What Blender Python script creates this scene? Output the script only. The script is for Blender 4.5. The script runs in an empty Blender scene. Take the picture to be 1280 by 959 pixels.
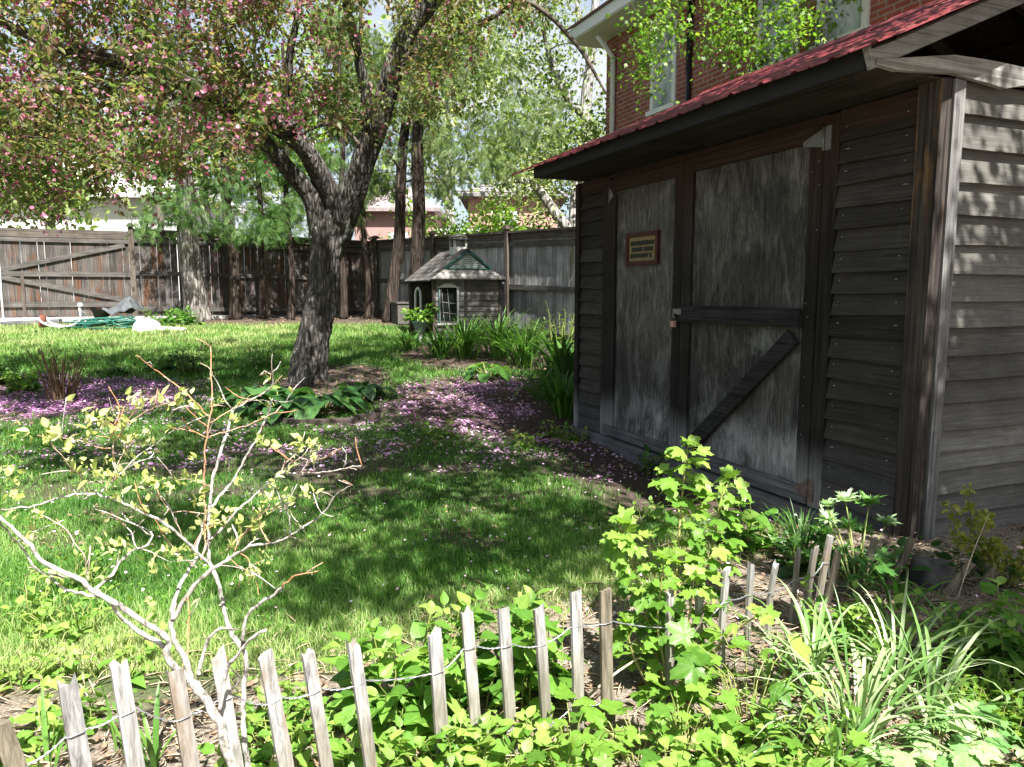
import bpy, math
import numpy as np
from math import radians as R

rng = np.random.default_rng(7)
SC = bpy.context.scene
COL = SC.collection
V = lambda *a: np.array(a, float)

# ------------------------------------------------------------------ camera numbers
FPX, HOR, EYE = 930.0, 365.0, 1.25
PIT = math.atan((480 - HOR) / FPX)
FW = V(0, math.cos(PIT), -math.sin(PIT)); UP = V(0, math.sin(PIT), math.cos(PIT)); RT = V(1, 0, 0)
CAM = V(0, 0, EYE)

# yard axes: the shed, the fences and the playhouse share them
PHI = R(-67)
EX = V(math.cos(PHI), math.sin(PHI), 0); EY = V(-EX[1], EX[0], 0)
SHED = V(.62, 6.96, 0)


def at(x, y, d):
    return CAM + d * (FW + RT * (x - 640) / FPX + UP * (480 - y) / FPX)


def sstep(a, b, x):
    t = np.clip((x - a) / (b - a), 0, 1)
    return t * t * (3 - 2 * t)


def G(x, y):
    """ground height"""
    x = np.asarray(x, float); y = np.asarray(y, float)
    z = np.interp(y, [4.5, 6, 7, 8.4, 10, 12, 14.8, 17], [0, .04, .09, .19, .32, .48, .665, .69])
    dx = x - SHED[0]; dy = y - SHED[1]
    X = dx * EX[0] + dy * EX[1]; Y = dx * EY[0] + dy * EY[1]
    z = z - .17 * np.exp(-((Y + .1) / .75) ** 2) * sstep(-1.0, .4, X) * (1 - sstep(2.6, 3.5, X))
    z = z + .012 * np.sin(x * 2.3 + .7 * y) * np.cos(y * 1.9 - x) + .008 * np.sin(x * 5.1 - y * 4.3)
    bx, by = -2.25, 8.1
    z = z + .05 * np.exp(-(((x - bx) / .9) ** 2 + ((y - by) / .6) ** 2) ** 2)
    return z


def gat(px, py):
    """where the line of sight through a point of the picture meets the ground"""
    r = FW + RT * (px - 640) / FPX + UP * (480 - py) / FPX
    t = 1.0
    for _ in range(400):
        P = CAM + r * t
        h = P[2] - float(G(P[0], P[1]))
        if h < .0015:
            break
        t += max(h * .6, .001)
    return P


# ------------------------------------------------------------------ mesh builder
def nrm(a):
    a = np.asarray(a, float)
    return a / np.maximum(np.linalg.norm(a, axis=-1, keepdims=True), 1e-9)


class MB:
    def __init__(self):
        self.v = []; self.f = []; self.t = []; self.l = []; self.n = 0; self.veins = False

    def add(self, v, faces, tone=.5, local=None):
        v = np.asarray(v, float).reshape(-1, 3)
        self.l.append(np.zeros((len(v), 2)) + .5 if local is None else local)
        self.veins = self.veins or local is not None
        if np.isscalar(tone):
            tone = np.full(len(v), float(tone))
        self.v.append(v); self.t.append(np.asarray(tone, float))
        for f in faces:
            self.f.append(np.asarray(f, np.int64) + self.n)
        self.n += len(v)

    def box(self, a, b, tone=None, jit=0):
        a = np.minimum(a, b); b = np.maximum(np.asarray(a, float), b)
        return self.hexa([(a[0], a[1], a[2]), (b[0], a[1], a[2]), (b[0], b[1], a[2]), (a[0], b[1], a[2]),
                          (a[0], a[1], b[2]), (b[0], a[1], b[2]), (b[0], b[1], b[2]), (a[0], b[1], b[2])], tone, jit)

    def hexa(self, p, tone=None, jit=0):
        p = np.array(p, float)
        if jit:
            p = p + rng.normal(0, jit, p.shape)
        if tone is None:
            tone = rng.uniform(.25, .75)
        q = np.array([[0, 3, 2, 1], [4, 5, 6, 7], [0, 1, 5, 4], [1, 2, 6, 5], [2, 3, 7, 6], [3, 0, 4, 7]])
        self.add(p[q].reshape(-1, 3), [np.arange(24).reshape(6, 4)], tone)

    def beam(self, a, b, w, h, side=None, tone=None):
        """rectangular bar from a to b, w across 'side', h across the third axis"""
        a = np.asarray(a, float); b = np.asarray(b, float)
        d = nrm(b - a)
        s = V(1, 0, 0) if side is None else np.asarray(side, float)
        s = nrm(s - d * (s @ d)); u = np.cross(s, d)
        c = [a - s * w / 2 - u * h / 2, a + s * w / 2 - u * h / 2, a + s * w / 2 + u * h / 2, a - s * w / 2 + u * h / 2]
        c += [q + (b - a) for q in c]
        self.hexa(c, tone)

    def tube(self, pts, rad, k=6, tone=.5, cap=True):
        pts = np.asarray(pts, float); n = len(pts)
        rad = np.broadcast_to(np.asarray(rad, float), (n,))
        d = nrm(np.gradient(pts, axis=0))
        ref = V(0.31, .2, .93) if abs(d[0][2]) < .8 else V(.93, .3, .2)
        u = np.zeros((n, 3)); u0 = ref
        for i in range(n):
            u0 = nrm(u0 - d[i] * (u0 @ d[i])); u[i] = u0
        w = np.cross(d, u)
        a = np.linspace(0, 2 * np.pi, k, endpoint=False)
        v = pts[:, None] + rad[:, None, None] * (np.cos(a)[None, :, None] * u[:, None] + np.sin(a)[None, :, None] * w[:, None])
        i, j = np.meshgrid(np.arange(n - 1), np.arange(k), indexing='ij')
        q = np.stack([i * k + j, i * k + (j + 1) % k, (i + 1) * k + (j + 1) % k, (i + 1) * k + j], -1).reshape(-1, 4)
        fs = [q]
        if cap:
            fs += [np.arange(k)[::-1].reshape(1, k), ((n - 1) * k + np.arange(k)).reshape(1, k)]
        self.add(v.reshape(-1, 3), fs, tone)

    def inst(self, tv, tf, P, D, N, S, tone, shape=None):
        """copies of a small template: x along D, z along N"""
        P = np.asarray(P, float)
        if not len(P):
            return
        D = nrm(D); N = nrm(N - D * np.sum(N * D, -1, keepdims=True)); Y = np.cross(N, D)
        S = np.broadcast_to(np.asarray(S, float), (len(P),))
        W = S if shape is None else S * shape
        k = len(tv)
        v = P[:, None] + tv[None, :, 0, None] * (S[:, None] * D)[:, None] + tv[None, :, 1, None] * (W[:, None] * Y)[:, None] \
            + tv[None, :, 2, None] * (S[:, None] * N)[:, None]
        fs = []
        off = (np.arange(len(P)) * k)[:, None, None]
        for g in tf:
            g = np.asarray(g)
            fs.append((g[None] + off).reshape(-1, g.shape[1]))
        self.add(v.reshape(-1, 3), fs, np.repeat(np.broadcast_to(tone, (len(P),)), k), np.tile(tv[:, :2], (len(P), 1)) if k > 10 else None)

    def mesh(self, name, mat, smooth=False):
        v = np.concatenate(self.v); t = np.concatenate(self.t)
        loops = np.concatenate([f.reshape(-1) for f in self.f])
        sizes = np.concatenate([np.full(len(f), f.shape[1]) for f in self.f])
        me = bpy.data.meshes.new(name)
        me.vertices.add(len(v)); me.vertices.foreach_set('co', v.astype(np.float32).ravel())
        me.loops.add(len(loops)); me.loops.foreach_set('vertex_index', loops.astype(np.int32))
        me.polygons.add(len(sizes))
        me.polygons.foreach_set('loop_start', np.concatenate([[0], np.cumsum(sizes)[:-1]]).astype(np.int32))
        me.polygons.foreach_set('loop_total', sizes.astype(np.int32))
        if smooth:
            me.polygons.foreach_set('use_smooth', np.ones(len(sizes), bool))
        elif name in ('front_siding', 'end_siding', 'picket', 'pane', 'wall_plate', 'sill_board'):
            me.polygons.foreach_set('use_smooth', np.zeros(len(sizes), bool))
        a = me.attributes.new('tone', 'FLOAT', 'POINT'); a.data.foreach_set('value', t.astype(np.float32))
        if self.veins:
            l = np.concatenate(self.l)
            for k, nm in enumerate(('leaf_u', 'leaf_v')):
                a = me.attributes.new(nm, 'FLOAT', 'POINT'); a.data.foreach_set('value', l[:, k].astype(np.float32))
        me.update(calc_edges=True); me.validate()
        me.materials.append(mat)
        return me


def obj(name, mb, mat, parent=None, smooth=False):
    me = mb.mesh(name, mat, smooth) if isinstance(mb, MB) else mb
    o = bpy.data.objects.new(name, me); COL.objects.link(o)
    if parent is not None:
        o.parent = parent
    return o


def tag(o, label=None, cat=None, group=None, kind=None):
    if label: o['label'] = label
    if cat: o['category'] = cat
    if group: o['group'] = group
    if kind: o['kind'] = kind
    return o


def thing(name, label, cat, loc=(0, 0, 0), rotz=0, group=None):
    o = bpy.data.objects.new(name, None); COL.objects.link(o)
    o.location = tuple(loc); o.rotation_euler = (0, 0, rotz); o.empty_display_size = .1
    return tag(o, label, cat, group)


def shift(mb, o):
    """put a builder's world coordinates into the frame of an unrotated thing"""
    l = V(*o.location)
    mb.v = [v - l for v in mb.v]
    return mb


# ------------------------------------------------------------------ materials
class NT:
    def __init__(self, name):
        self.m = bpy.data.materials.new(name); self.m.use_nodes = True
        self.t = self.m.node_tree; self.t.nodes.clear()
        self.out = self.n('ShaderNodeOutputMaterial')

    def n(self, typ, **kw):
        nd = self.t.nodes.new(typ)
        for k, v in kw.items():
            setattr(nd, k, v)
        return nd

    def l(self, a, b):
        self.t.links.new(a, b)

    def val(self, sock, v):
        if hasattr(v, 'links') or isinstance(v, bpy.types.NodeSocket):
            self.l(v, sock)
        else:
            sock.default_value = v

    def attr(self, name='tone'):
        return self.n('ShaderNodeAttribute', attribute_name=name).outputs['Fac']

    def coord(self, scale=(1, 1, 1), kind='Object', rot=(0, 0, 0)):
        c = self.n('ShaderNodeTexCoord'); m = self.n('ShaderNodeMapping')
        m.inputs['Scale'].default_value = scale; m.inputs['Rotation'].default_value = rot
        self.l(c.outputs[kind], m.inputs['Vector'])
        return m.outputs['Vector']

    def noise(self, vec, scale=1, detail=4, rough=.6, dist=0, out='Fac'):
        n = self.n('ShaderNodeTexNoise')
        n.inputs['Scale'].default_value = scale; n.inputs['Detail'].default_value = detail
        n.inputs['Roughness'].default_value = rough; n.inputs['Distortion'].default_value = dist
        self.l(vec, n.inputs['Vector'])
        return n.outputs[out]

    def ramp(self, fac, stops, interp='LINEAR'):
        r = self.n('ShaderNodeValToRGB'); cr = r.color_ramp; cr.interpolation = interp
        while len(cr.elements) < len(stops):
            cr.elements.new(.5)
        for e, (p, c) in zip(cr.elements, stops):
            e.position = p
            e.color = (c, c, c, 1) if np.isscalar(c) else (*c, 1)
        self.l(fac, r.inputs['Fac'])
        return r.outputs['Color']

    def mix(self, fac, a, b, mode='MIX'):
        m = self.n('ShaderNodeMix', data_type='RGBA', blend_type=mode)
        self.val(m.inputs['Factor'], fac)
        for s, v in ((m.inputs['A'], a), (m.inputs['B'], b)):
            self.val(s, (*v, 1) if isinstance(v, tuple) else v)
        return m.outputs['Result']

    def math(self, op, a, b=0.0, c=None):
        m = self.n('ShaderNodeMath', operation=op)
        self.val(m.inputs[0], a); self.val(m.inputs[1], b)
        if c is not None:
            self.val(m.inputs[2], c)
        return m.outputs[0]

    def bump(self, h, strength=.5, dist=.01):
        b = self.n('ShaderNodeBump'); b.inputs['Strength'].default_value = strength; b.inputs['Distance'].default_value = dist
        self.l(h, b.inputs['Height'])
        return b.outputs['Normal']

    def pbr(self, color, rough=.8, spec=.3, normal=None, metal=0, link=True):
        p = self.n('ShaderNodeBsdfPrincipled')
        self.val(p.inputs['Base Color'], (*color, 1) if isinstance(color, tuple) else color)
        self.val(p.inputs['Roughness'], rough); p.inputs['Specular IOR Level'].default_value = spec
        p.inputs['Metallic'].default_value = metal
        if normal is not None:
            self.l(normal, p.inputs['Normal'])
        if link:
            self.l(p.outputs[0], self.out.inputs['Surface'])
        return p.outputs[0]


def plain(name, c, rough=.7, spec=.3, metal=0, var=.25, scale=8):
    t = NT(name)
    n = t.noise(t.coord(), scale, 5, .65)
    col = t.mix(t.math('MULTIPLY', t.ramp(n, [(.3, 0.0), (.7, 1.0)]), 1.0), tuple(x * (1 - var) for x in c), tuple(min(1, x * (1 + var)) for x in c))
    t.pbr(col, rough, spec, metal=metal)
    return t.m


def leafmat(name, cols, trans=.42, rough=.45, spec=.35, tr_gain=(1.25, 1.35, .7), veins=None):
    t = NT(name)
    n = len(cols)
    col = t.ramp(t.attr(), [(i / max(1, n - 1), c) for i, c in enumerate(cols)])
    nz = t.noise(t.coord(), 60, 3)
    col = t.mix(.25, col, t.mix(1.0, col, t.ramp(nz, [(.3, .55), (.7, 1.35)]), 'MULTIPLY'))
    nrmv = None
    if veins:
        u, v = t.attr('leaf_u'), t.attr('leaf_v'); av = t.math('ABSOLUTE', v)
        if veins == 'palm':
            du = t.math('SUBTRACT', u, .3)
            th = t.math('ARCTAN2', v, du); rr = t.math('SQRT', t.math('ADD', t.math('MULTIPLY', du, du), t.math('MULTIPLY', v, v)))
            d1 = t.math('MULTIPLY', t.math('ABSOLUTE', t.math('SINE', t.math('MULTIPLY', th, 3.0))), rr)
            d2 = t.math('ABSOLUTE', t.math('SINE', t.math('ADD', t.math('MULTIPLY', rr, 26.0), t.math('MULTIPLY', t.math('ABSOLUTE', t.math('SINE', t.math('MULTIPLY', th, 1.5))), 9.0))))
        elif veins == 'rib':
            d1 = t.math('ABSOLUTE', t.math('SINE', t.math('MULTIPLY', t.math('DIVIDE', av, t.math('ADD', t.math('SINE', t.math('MULTIPLY', u, 3.0)), .25)), 24.0)))
            d1 = t.math('MULTIPLY', d1, .12); d2 = t.math('ADD', d1, 1.0)
        else:
            d1 = av
            d2 = t.math('ABSOLUTE', t.math('SINE', t.math('MULTIPLY', t.math('SUBTRACT', u, t.math('MULTIPLY', av, .8)), 20.0)))
        l1 = t.ramp(d1, [(.006, 1.0), (.035, 0.0)]); l2 = t.ramp(d2, [(.08, .45), (.3, 0.0)])
        ln = t.math('MAXIMUM', l1, l2)
        col = t.mix(t.math('MULTIPLY', ln, .55), col, t.mix(1.0, col, (1.7, 1.55, 1.6), 'MULTIPLY'))
        age = t.noise(t.coord(), 24, 5, .7)
        col = t.mix(t.ramp(age, [(.68, 0.0), (.78, .45)]), col, t.mix(.5, col, (.26, .24, .06)))
        spot = t.noise(t.coord(), 95, 2, .5)
        col = t.mix(t.ramp(spot, [(.72, 0.0), (.77, .8)]), col, (.13, .085, .03))
        nrmv = t.bump(t.math('SUBTRACT', 1.0, ln), .35, .003)
    p = t.pbr(col, rough, spec, nrmv, link=False)
    tr = t.n('ShaderNodeBsdfTranslucent'); t.l(t.mix(1.0, col, tr_gain, 'MULTIPLY'), tr.inputs['Color'])
    mx = t.n('ShaderNodeMixShader'); mx.inputs[0].default_value = trans
    t.l(p, mx.inputs[1]); t.l(tr.outputs[0], mx.inputs[2]); t.l(mx.outputs[0], t.out.inputs['Surface'])
    return t.m


def woodmat(name, dark, light, axis='X', grain=1.0, stain=None, rough=.85, spec=.15, lo=.35, hi=.68, blotch=.5, bump=.5, tone_amt=.9):
    """weathered wood, grain running along one axis of the thing"""
    t = NT(name)
    s = {'X': (1.6, 60, 60), 'Y': (60, 1.6, 60), 'Z': (60, 60, 1.6)}[axis]
    tone = t.attr()
    c = t.n('ShaderNodeTexCoord'); mp = t.n('ShaderNodeMapping'); mp.inputs['Scale'].default_value = tuple(q * grain for q in s)
    cb = t.n('ShaderNodeCombineXYZ')
    tm = t.math('MULTIPLY', tone, 37.0)
    for i in range(3):
        t.l(tm, cb.inputs[i])
    va = t.n('ShaderNodeVectorMath', operation='ADD')
    t.l(c.outputs['Object'], va.inputs[0]); t.l(cb.outputs[0], va.inputs[1])
    t.l(va.outputs[0], mp.inputs['Vector'])
    g = t.noise(mp.outputs['Vector'], 1, 6, .7, .6)
    big = t.noise(t.coord((1, 1, 1)), 3.2, 5, .62)
    col = t.ramp(g, [(lo, dark), (hi, light)])
    col = t.mix(blotch, col, t.mix(1.0, col, t.ramp(big, [(.32, .35), (.68, 1.5)]), 'MULTIPLY'))
    tf = t.math('ADD', t.math('MULTIPLY', tone, tone_amt), 1 - tone_amt / 2)
    cc = t.n('ShaderNodeCombineColor')
    for i in range(3):
        t.l(tf, cc.inputs[i])
    col = t.mix(1.0, col, cc.outputs[0], 'MULTIPLY')
    if stain:
        col = stain(t, col, g)
    t.pbr(col, rough, spec, t.bump(g, bump, .004))
    return t.m


def zfac(t, lo, hi, amp=.25, axis=2, scale=(7, 7, 1.2)):
    """0 to 1 between two heights of the thing, with a ragged edge"""
    c = t.n('ShaderNodeTexCoord'); s = t.n('ShaderNodeSeparateXYZ'); t.l(c.outputs['Object'], s.inputs[0])
    n = t.noise(t.coord(scale), 1, 5, .7)
    z = t.math('ADD', s.outputs[axis], t.math('MULTIPLY', t.math('SUBTRACT', n, .5), amp * 2))
    m = t.n('ShaderNodeMapRange', interpolation_type='SMOOTHSTEP'); t.l(z, m.inputs['Value'])
    m.inputs['From Min'].default_value = lo; m.inputs['From Max'].default_value = hi
    return m.outputs['Result']


def barkmat(name, dark, light, scale=1.0, vert=4, rough=.9, lichen=None):
    t = NT(name)
    v = t.coord((9 * scale, 9 * scale, 9 * scale / vert))
    n = t.noise(v, 1, 8, .68, .8)
    w = t.n('ShaderNodeTexVoronoi', feature='DISTANCE_TO_EDGE'); w.inputs['Scale'].default_value = 1.6
    t.l(t.mix(.35, v, t.noise(v, 1.2, 4, .6, out='Color'), 'ADD'), w.inputs['Vector'])
    crack = t.ramp(w.outputs['Distance'], [(0, 0.0), (.28, 1.0)])
    col = t.ramp(n, [(.3, dark), (.7, light)])
    col = t.mix(.65, col, t.mix(1.0, col, crack, 'MULTIPLY'))
    if lichen:
        col = t.mix(t.ramp(t.noise(t.coord(), 5, 5, .7), [(.55, 0.0), (.68, .7)]), col, lichen)
    h = t.math('ADD', t.math('MULTIPLY', n, .6), t.math('MULTIPLY', crack, .4))
    t.pbr(col, rough, .15, t.bump(h, 1.0, .045))
    return t.m


# wood of the shed
def st_door(t, col, g):
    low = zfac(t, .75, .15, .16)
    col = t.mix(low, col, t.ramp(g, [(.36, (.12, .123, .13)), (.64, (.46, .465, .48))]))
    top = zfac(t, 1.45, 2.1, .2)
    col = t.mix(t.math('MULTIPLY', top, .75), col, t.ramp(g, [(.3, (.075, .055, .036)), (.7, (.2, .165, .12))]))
    # mildew: big soft-edged marks
    bl = t.ramp(t.noise(t.coord((2.2, 2.2, 1.3)), 1, 6, .72, .8), [(.42, 0.0), (.6, .88)])
    return t.mix(bl, col, t.ramp(g, [(.35, (.022, .02, .018)), (.75, (.115, .11, .105))]))


def st_frame(t, col, g):
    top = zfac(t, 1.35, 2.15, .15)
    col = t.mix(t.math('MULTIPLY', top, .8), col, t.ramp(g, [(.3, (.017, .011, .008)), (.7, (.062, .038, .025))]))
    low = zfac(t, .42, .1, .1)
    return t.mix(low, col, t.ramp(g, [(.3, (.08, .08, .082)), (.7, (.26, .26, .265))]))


def streaks(t, col, sc, pale):
    a = t.noise(t.coord(sc), 1, 5, .75)
    col = t.mix(t.ramp(a, [(.58, 0.0), (.72, .5)]), col, pale)
    return t.mix(t.ramp(a, [(.24, .9), (.31, 0.0)]), col, (.006, .006, .006))


def st_end(t, col, g):
    col = streaks(t, col, (40, 2.2, 90), (.25, .245, .23))
    n = t.ramp(t.noise(t.coord((5, 5, 9)), 1, 5, .7), [(.5, 0.0), (.64, .5)])
    return t.mix(n, col, (.08, .08, .062))


def st_siding(t, col, g):
    col = streaks(t, col, (2.2, 40, 90), (.1, .097, .095))
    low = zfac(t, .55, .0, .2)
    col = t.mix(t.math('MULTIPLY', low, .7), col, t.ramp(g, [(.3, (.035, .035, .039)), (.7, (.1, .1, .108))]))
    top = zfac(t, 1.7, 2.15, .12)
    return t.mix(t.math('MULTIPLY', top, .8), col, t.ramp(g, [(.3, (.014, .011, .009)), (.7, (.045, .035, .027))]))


def st_post(t, col, g):
    top = zfac(t, 1.4, 2.2, .3)
    pt = t.ramp(t.noise(t.coord((14, 14, 1.6)), 1, 4, .6), [(.53, 0.0), (.6, 1.0)])
    return t.mix(t.math('MULTIPLY', t.math('MULTIPLY', top, pt), .9), col, t.ramp(g, [(.3, (.1, .048, .02)), (.7, (.26, .14, .065))]))


M = {}


def plymat():
    """rotary-cut plywood gone silver: long cathedral figure, fine checks, black mildew and a pale splash zone"""
    t = NT('plywood_weathered')
    tone = t.attr()
    c = t.n('ShaderNodeTexCoord'); s = t.n('ShaderNodeSeparateXYZ'); t.l(c.outputs['Object'], s.inputs[0])
    cb = t.n('ShaderNodeCombineXYZ')
    wob_ = t.noise(t.coord((3.2, 3.2, .75)), 1, 4, .6)
    t.l(t.math('ADD', s.outputs[0], t.math('MULTIPLY', wob_, .55)), cb.inputs[0]); t.l(t.math('MULTIPLY', s.outputs[2], .07), cb.inputs[1])
    fig = t.noise(cb.outputs[0], 42, 5, .7, .3)
    fine = t.noise(t.coord((110, 110, 2.6)), 1, 4, .75)
    checks = t.ramp(t.noise(t.coord((75, 75, 3.2)), 1, 3, .8), [(.6, 0.0), (.68, 1.0)])
    g = t.math('ADD', t.math('MULTIPLY', fig, .62), t.math('MULTIPLY', fine, .38))
    col = t.ramp(g, [(.37, (.036, .033, .03)), (.5, (.092, .086, .079)), (.64, (.19, .182, .168))])
    low = zfac(t, .62, .22, .22, scale=(5, 5, 1))
    col = t.mix(low, col, t.ramp(g, [(.37, (.13, .13, .133)), (.62, (.37, .37, .378))]))
    mid = t.math('MULTIPLY', zfac(t, .28, .5, .2, scale=(9, 9, 1)), zfac(t, 1.0, .62, .25, scale=(9, 9, 1)))
    bl = t.ramp(t.noise(t.coord((1.9, 1.9, 1.1)), 1, 6, .72, .9), [(.45, 0.0), (.6, .85)])
    dark = t.ramp(g, [(.38, (.014, .0135, .013)), (.64, (.058, .055, .052))])
    col = t.mix(t.math('MULTIPLY', mid, .6), col, dark)
    col = t.mix(bl, col, dark)
    pale = t.ramp(t.noise(t.coord((2.6, 2.6, 1.5)), 1.3, 5, .65, .5), [(.56, 0.0), (.68, .7)])
    col = t.mix(pale, col, t.ramp(g, [(.36, (.11, .108, .104)), (.64, (.24, .236, .228))]))
    col = t.mix(checks, col, (.012, .012, .012))
    t.pbr(col, .85, .12, t.bump(g, .8, .004))
    return t.m


M['door'] = plymat()
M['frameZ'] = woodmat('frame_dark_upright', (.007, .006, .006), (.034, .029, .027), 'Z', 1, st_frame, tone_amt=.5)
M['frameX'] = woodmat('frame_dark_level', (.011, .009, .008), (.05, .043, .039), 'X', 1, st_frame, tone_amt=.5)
M['railgrey'] = woodmat('rail_dark_grey', (.008, .008, .008), (.042, .04, .04), 'X', 1, tone_amt=.5)
M['sill'] = woodmat('sill_grey', (.05, .05, .053), (.16, .16, .167), 'X', 1, tone_amt=.5)
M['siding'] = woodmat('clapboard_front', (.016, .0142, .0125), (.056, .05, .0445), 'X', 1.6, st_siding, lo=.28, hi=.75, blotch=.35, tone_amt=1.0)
M['sidingY'] = woodmat('clapboard_end', (.055, .052, .046), (.135, .13, .118), 'Y', 1.6, st_end, lo=.28, hi=.75, blotch=.35, tone_amt=1.0)
M['postdark'] = woodmat('post_dark_brown', (.014, .011, .0095), (.075, .064, .056), 'Z', .8, st_post, tone_amt=.3)
M['postZ'] = woodmat('post_grey', (.06, .058, .056), (.19, .185, .18), 'Z', 1, tone_amt=.3)
M['barge'] = woodmat('barge_grey', (.12, .125, .122), (.3, .31, .305), 'Y', 1, tone_amt=.4)
M['plate'] = woodmat('plate_grey', (.1, .095, .085), (.36, .35, .33), 'Y', .8, tone_amt=.4)
M['soffit'] = woodmat('soffit_brown', (.013, .011, .009), (.05, .045, .036), 'X', .7, tone_amt=.4)
M['black'] = plain('black_fascia', (.012, .012, .013), .7, .3)
M['rafter'] = woodmat('rafter_dark', (.02, .016, .012), (.07, .055, .04), 'Y', 1)
M['fence'] = woodmat('fence_boards', (.026, .023, .021), (.12, .11, .1), 'Z', 1.0,
                     lambda t, c, g: t.mix(t.ramp(t.noise(t.coord((9, 9, 1.1)), 1, 5, .65), [(.5, 0.0), (.62, .85)]), c,
                                           t.ramp(g, [(.3, (.035, .016, .009)), (.7, (.15, .075, .042))])), tone_amt=1.1)
M['fencegrey'] = woodmat('fence_boards_grey', (.13, .13, .127), (.42, .43, .425), 'Z', 1.0,
                         lambda t, c, g: t.mix(t.ramp(t.noise(t.coord((12, 12, .9)), 1, 5, .65), [(.56, 0.0), (.66, .7)]), c,
                                               t.ramp(g, [(.3, (.1, .07, .04)), (.7, (.26, .2, .13))])), tone_amt=.7)
M['fencerail'] = woodmat('fence_rails', (.036, .033, .03), (.125, .115, .104), 'X', 1, tone_amt=.6)
M['fencecap'] = woodmat('fence_cap', (.035, .028, .023), (.13, .11, .095), 'X', .8, tone_amt=.5)
M['fencepost'] = woodmat('fence_post', (.045, .036, .029), (.145, .12, .097), 'Z', 1, tone_amt=.5)
M['picket'] = woodmat('picket_grey', (.08, .078, .075), (.37, .363, .35), 'Z', 1.3,
                      lambda t, c, g: t.mix(t.ramp(t.noise(t.coord((16, 16, 3)), 1, 4, .6), [(.5, 0.0), (.68, .75)]), t.mix(t.math('MULTIPLY', zfac(t, .34, .12, .12), .6), c, (.14, .125, .08)), (.15, .11, .07)),
                      lo=.34, hi=.62, blotch=.45, tone_amt=.7, bump=.9)
M['pickettop'] = woodmat('picket_dark', (.06, .052, .036), (.19, .165, .12), 'Z', 1.6, tone_amt=.4)
M['wire'] = plain('galvanised_wire', (.3, .3, .31), .45, .5, .6)
M['steel'] = plain('grey_steel', (.17, .172, .165), .5, .5, .5)
M['oldsteel'] = plain('rust_spotted_steel', (.13, .1, .09), .7, .3, .3, .6, 25)
M['rust'] = plain('rusty_iron', (.17, .06, .04), .8, .3, .2, .4, 40)
M['brassrust'] = plain('faded_padlock', (.5, .27, .22), .5, .5, .3, .3, 60)
M['white'] = plain('white_paint', (.6, .61, .6), .6, .3, var=.08)
M['teal'] = plain('faded_teal_paint', (.028, .085, .082), .6, .3, var=.3, scale=30)


def redroof():
    t = NT('red_metal_roof')
    n = t.noise(t.coord((1, 1, 1)), 9, 5, .7)
    col = t.mix(t.ramp(n, [(.35, 0.0), (.7, 1.0)]), (.1, .011, .014), (.17, .022, .026))
    d = t.noise(t.coord((14, 1.6, 14)), 1, 5, .7)
    col = t.mix(t.ramp(d, [(.52, 0.0), (.7, .7)]), col, (.075, .04, .035))
    col = t.mix(t.ramp(t.noise(t.coord(), 45, 3, .6), [(.66, 0.0), (.72, .7)]), col, (.2, .11, .09))
    t.pbr(col, t.ramp(d, [(.4, .45), (.7, .8)]), .35, t.bump(n, .08, .01))
    return t.m


M['roof'] = redroof()


def brickmat(name, a, b, mortar, axis_u, size=1.0):
    t = NT(name)
    c = t.n('ShaderNodeTexCoord'); s = t.n('ShaderNodeSeparateXYZ'); t.l(c.outputs['Object'], s.inputs[0])
    cb = t.n('ShaderNodeCombineXYZ'); t.l(s.outputs[axis_u], cb.inputs[0]); t.l(s.outputs[2], cb.inputs[1])
    br = t.n('ShaderNodeTexBrick'); t.l(cb.outputs[0], br.inputs['Vector'])
    br.inputs['Color1'].default_value = (*a, 1); br.inputs['Color2'].default_value = (*b, 1); br.inputs['Mortar'].default_value = (*mortar, 1)
    br.inputs['Scale'].default_value = 1; br.inputs['Mortar Size'].default_value = .012 * size
    br.inputs['Brick Width'].default_value = .225 * size; br.inputs['Row Height'].default_value = .075 * size
    n = t.noise(t.coord(), 2.5, 5, .6)
    col = t.mix(1.0, br.outputs['Color'], t.ramp(n, [(.3, .7), (.7, 1.2)]), 'MULTIPLY')
    t.pbr(col, .9, .15, t.bump(br.outputs['Fac'], -.4, .01))
    return t.m


M['brick'] = brickmat('red_brick', (.3, .085, .06), (.21, .06, .045), (.25, .2, .17), 0)
M['brickfar'] = brickmat('pale_red_brick', (.48, .24, .2), (.4, .19, .16), (.45, .35, .3), 0)


def glassmat():
    t = NT('window_glass')
    n = t.noise(t.coord((1, 1, .6)), 3, 4, .6)
    t.pbr(t.ramp(n, [(.35, (.16, .19, .2)), (.65, (.5, .54, .55))]), .12, .6)  # pale curtains and reflected sky blended into the pane colour
    return t.m


M['glass'] = glassmat()
M['darkglass'] = plain('dark_pane', (.015, .018, .018), .15, .6)
M['concrete'] = plain('pale_concrete', (.55, .54, .52), .9, .2, var=.15)


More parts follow.
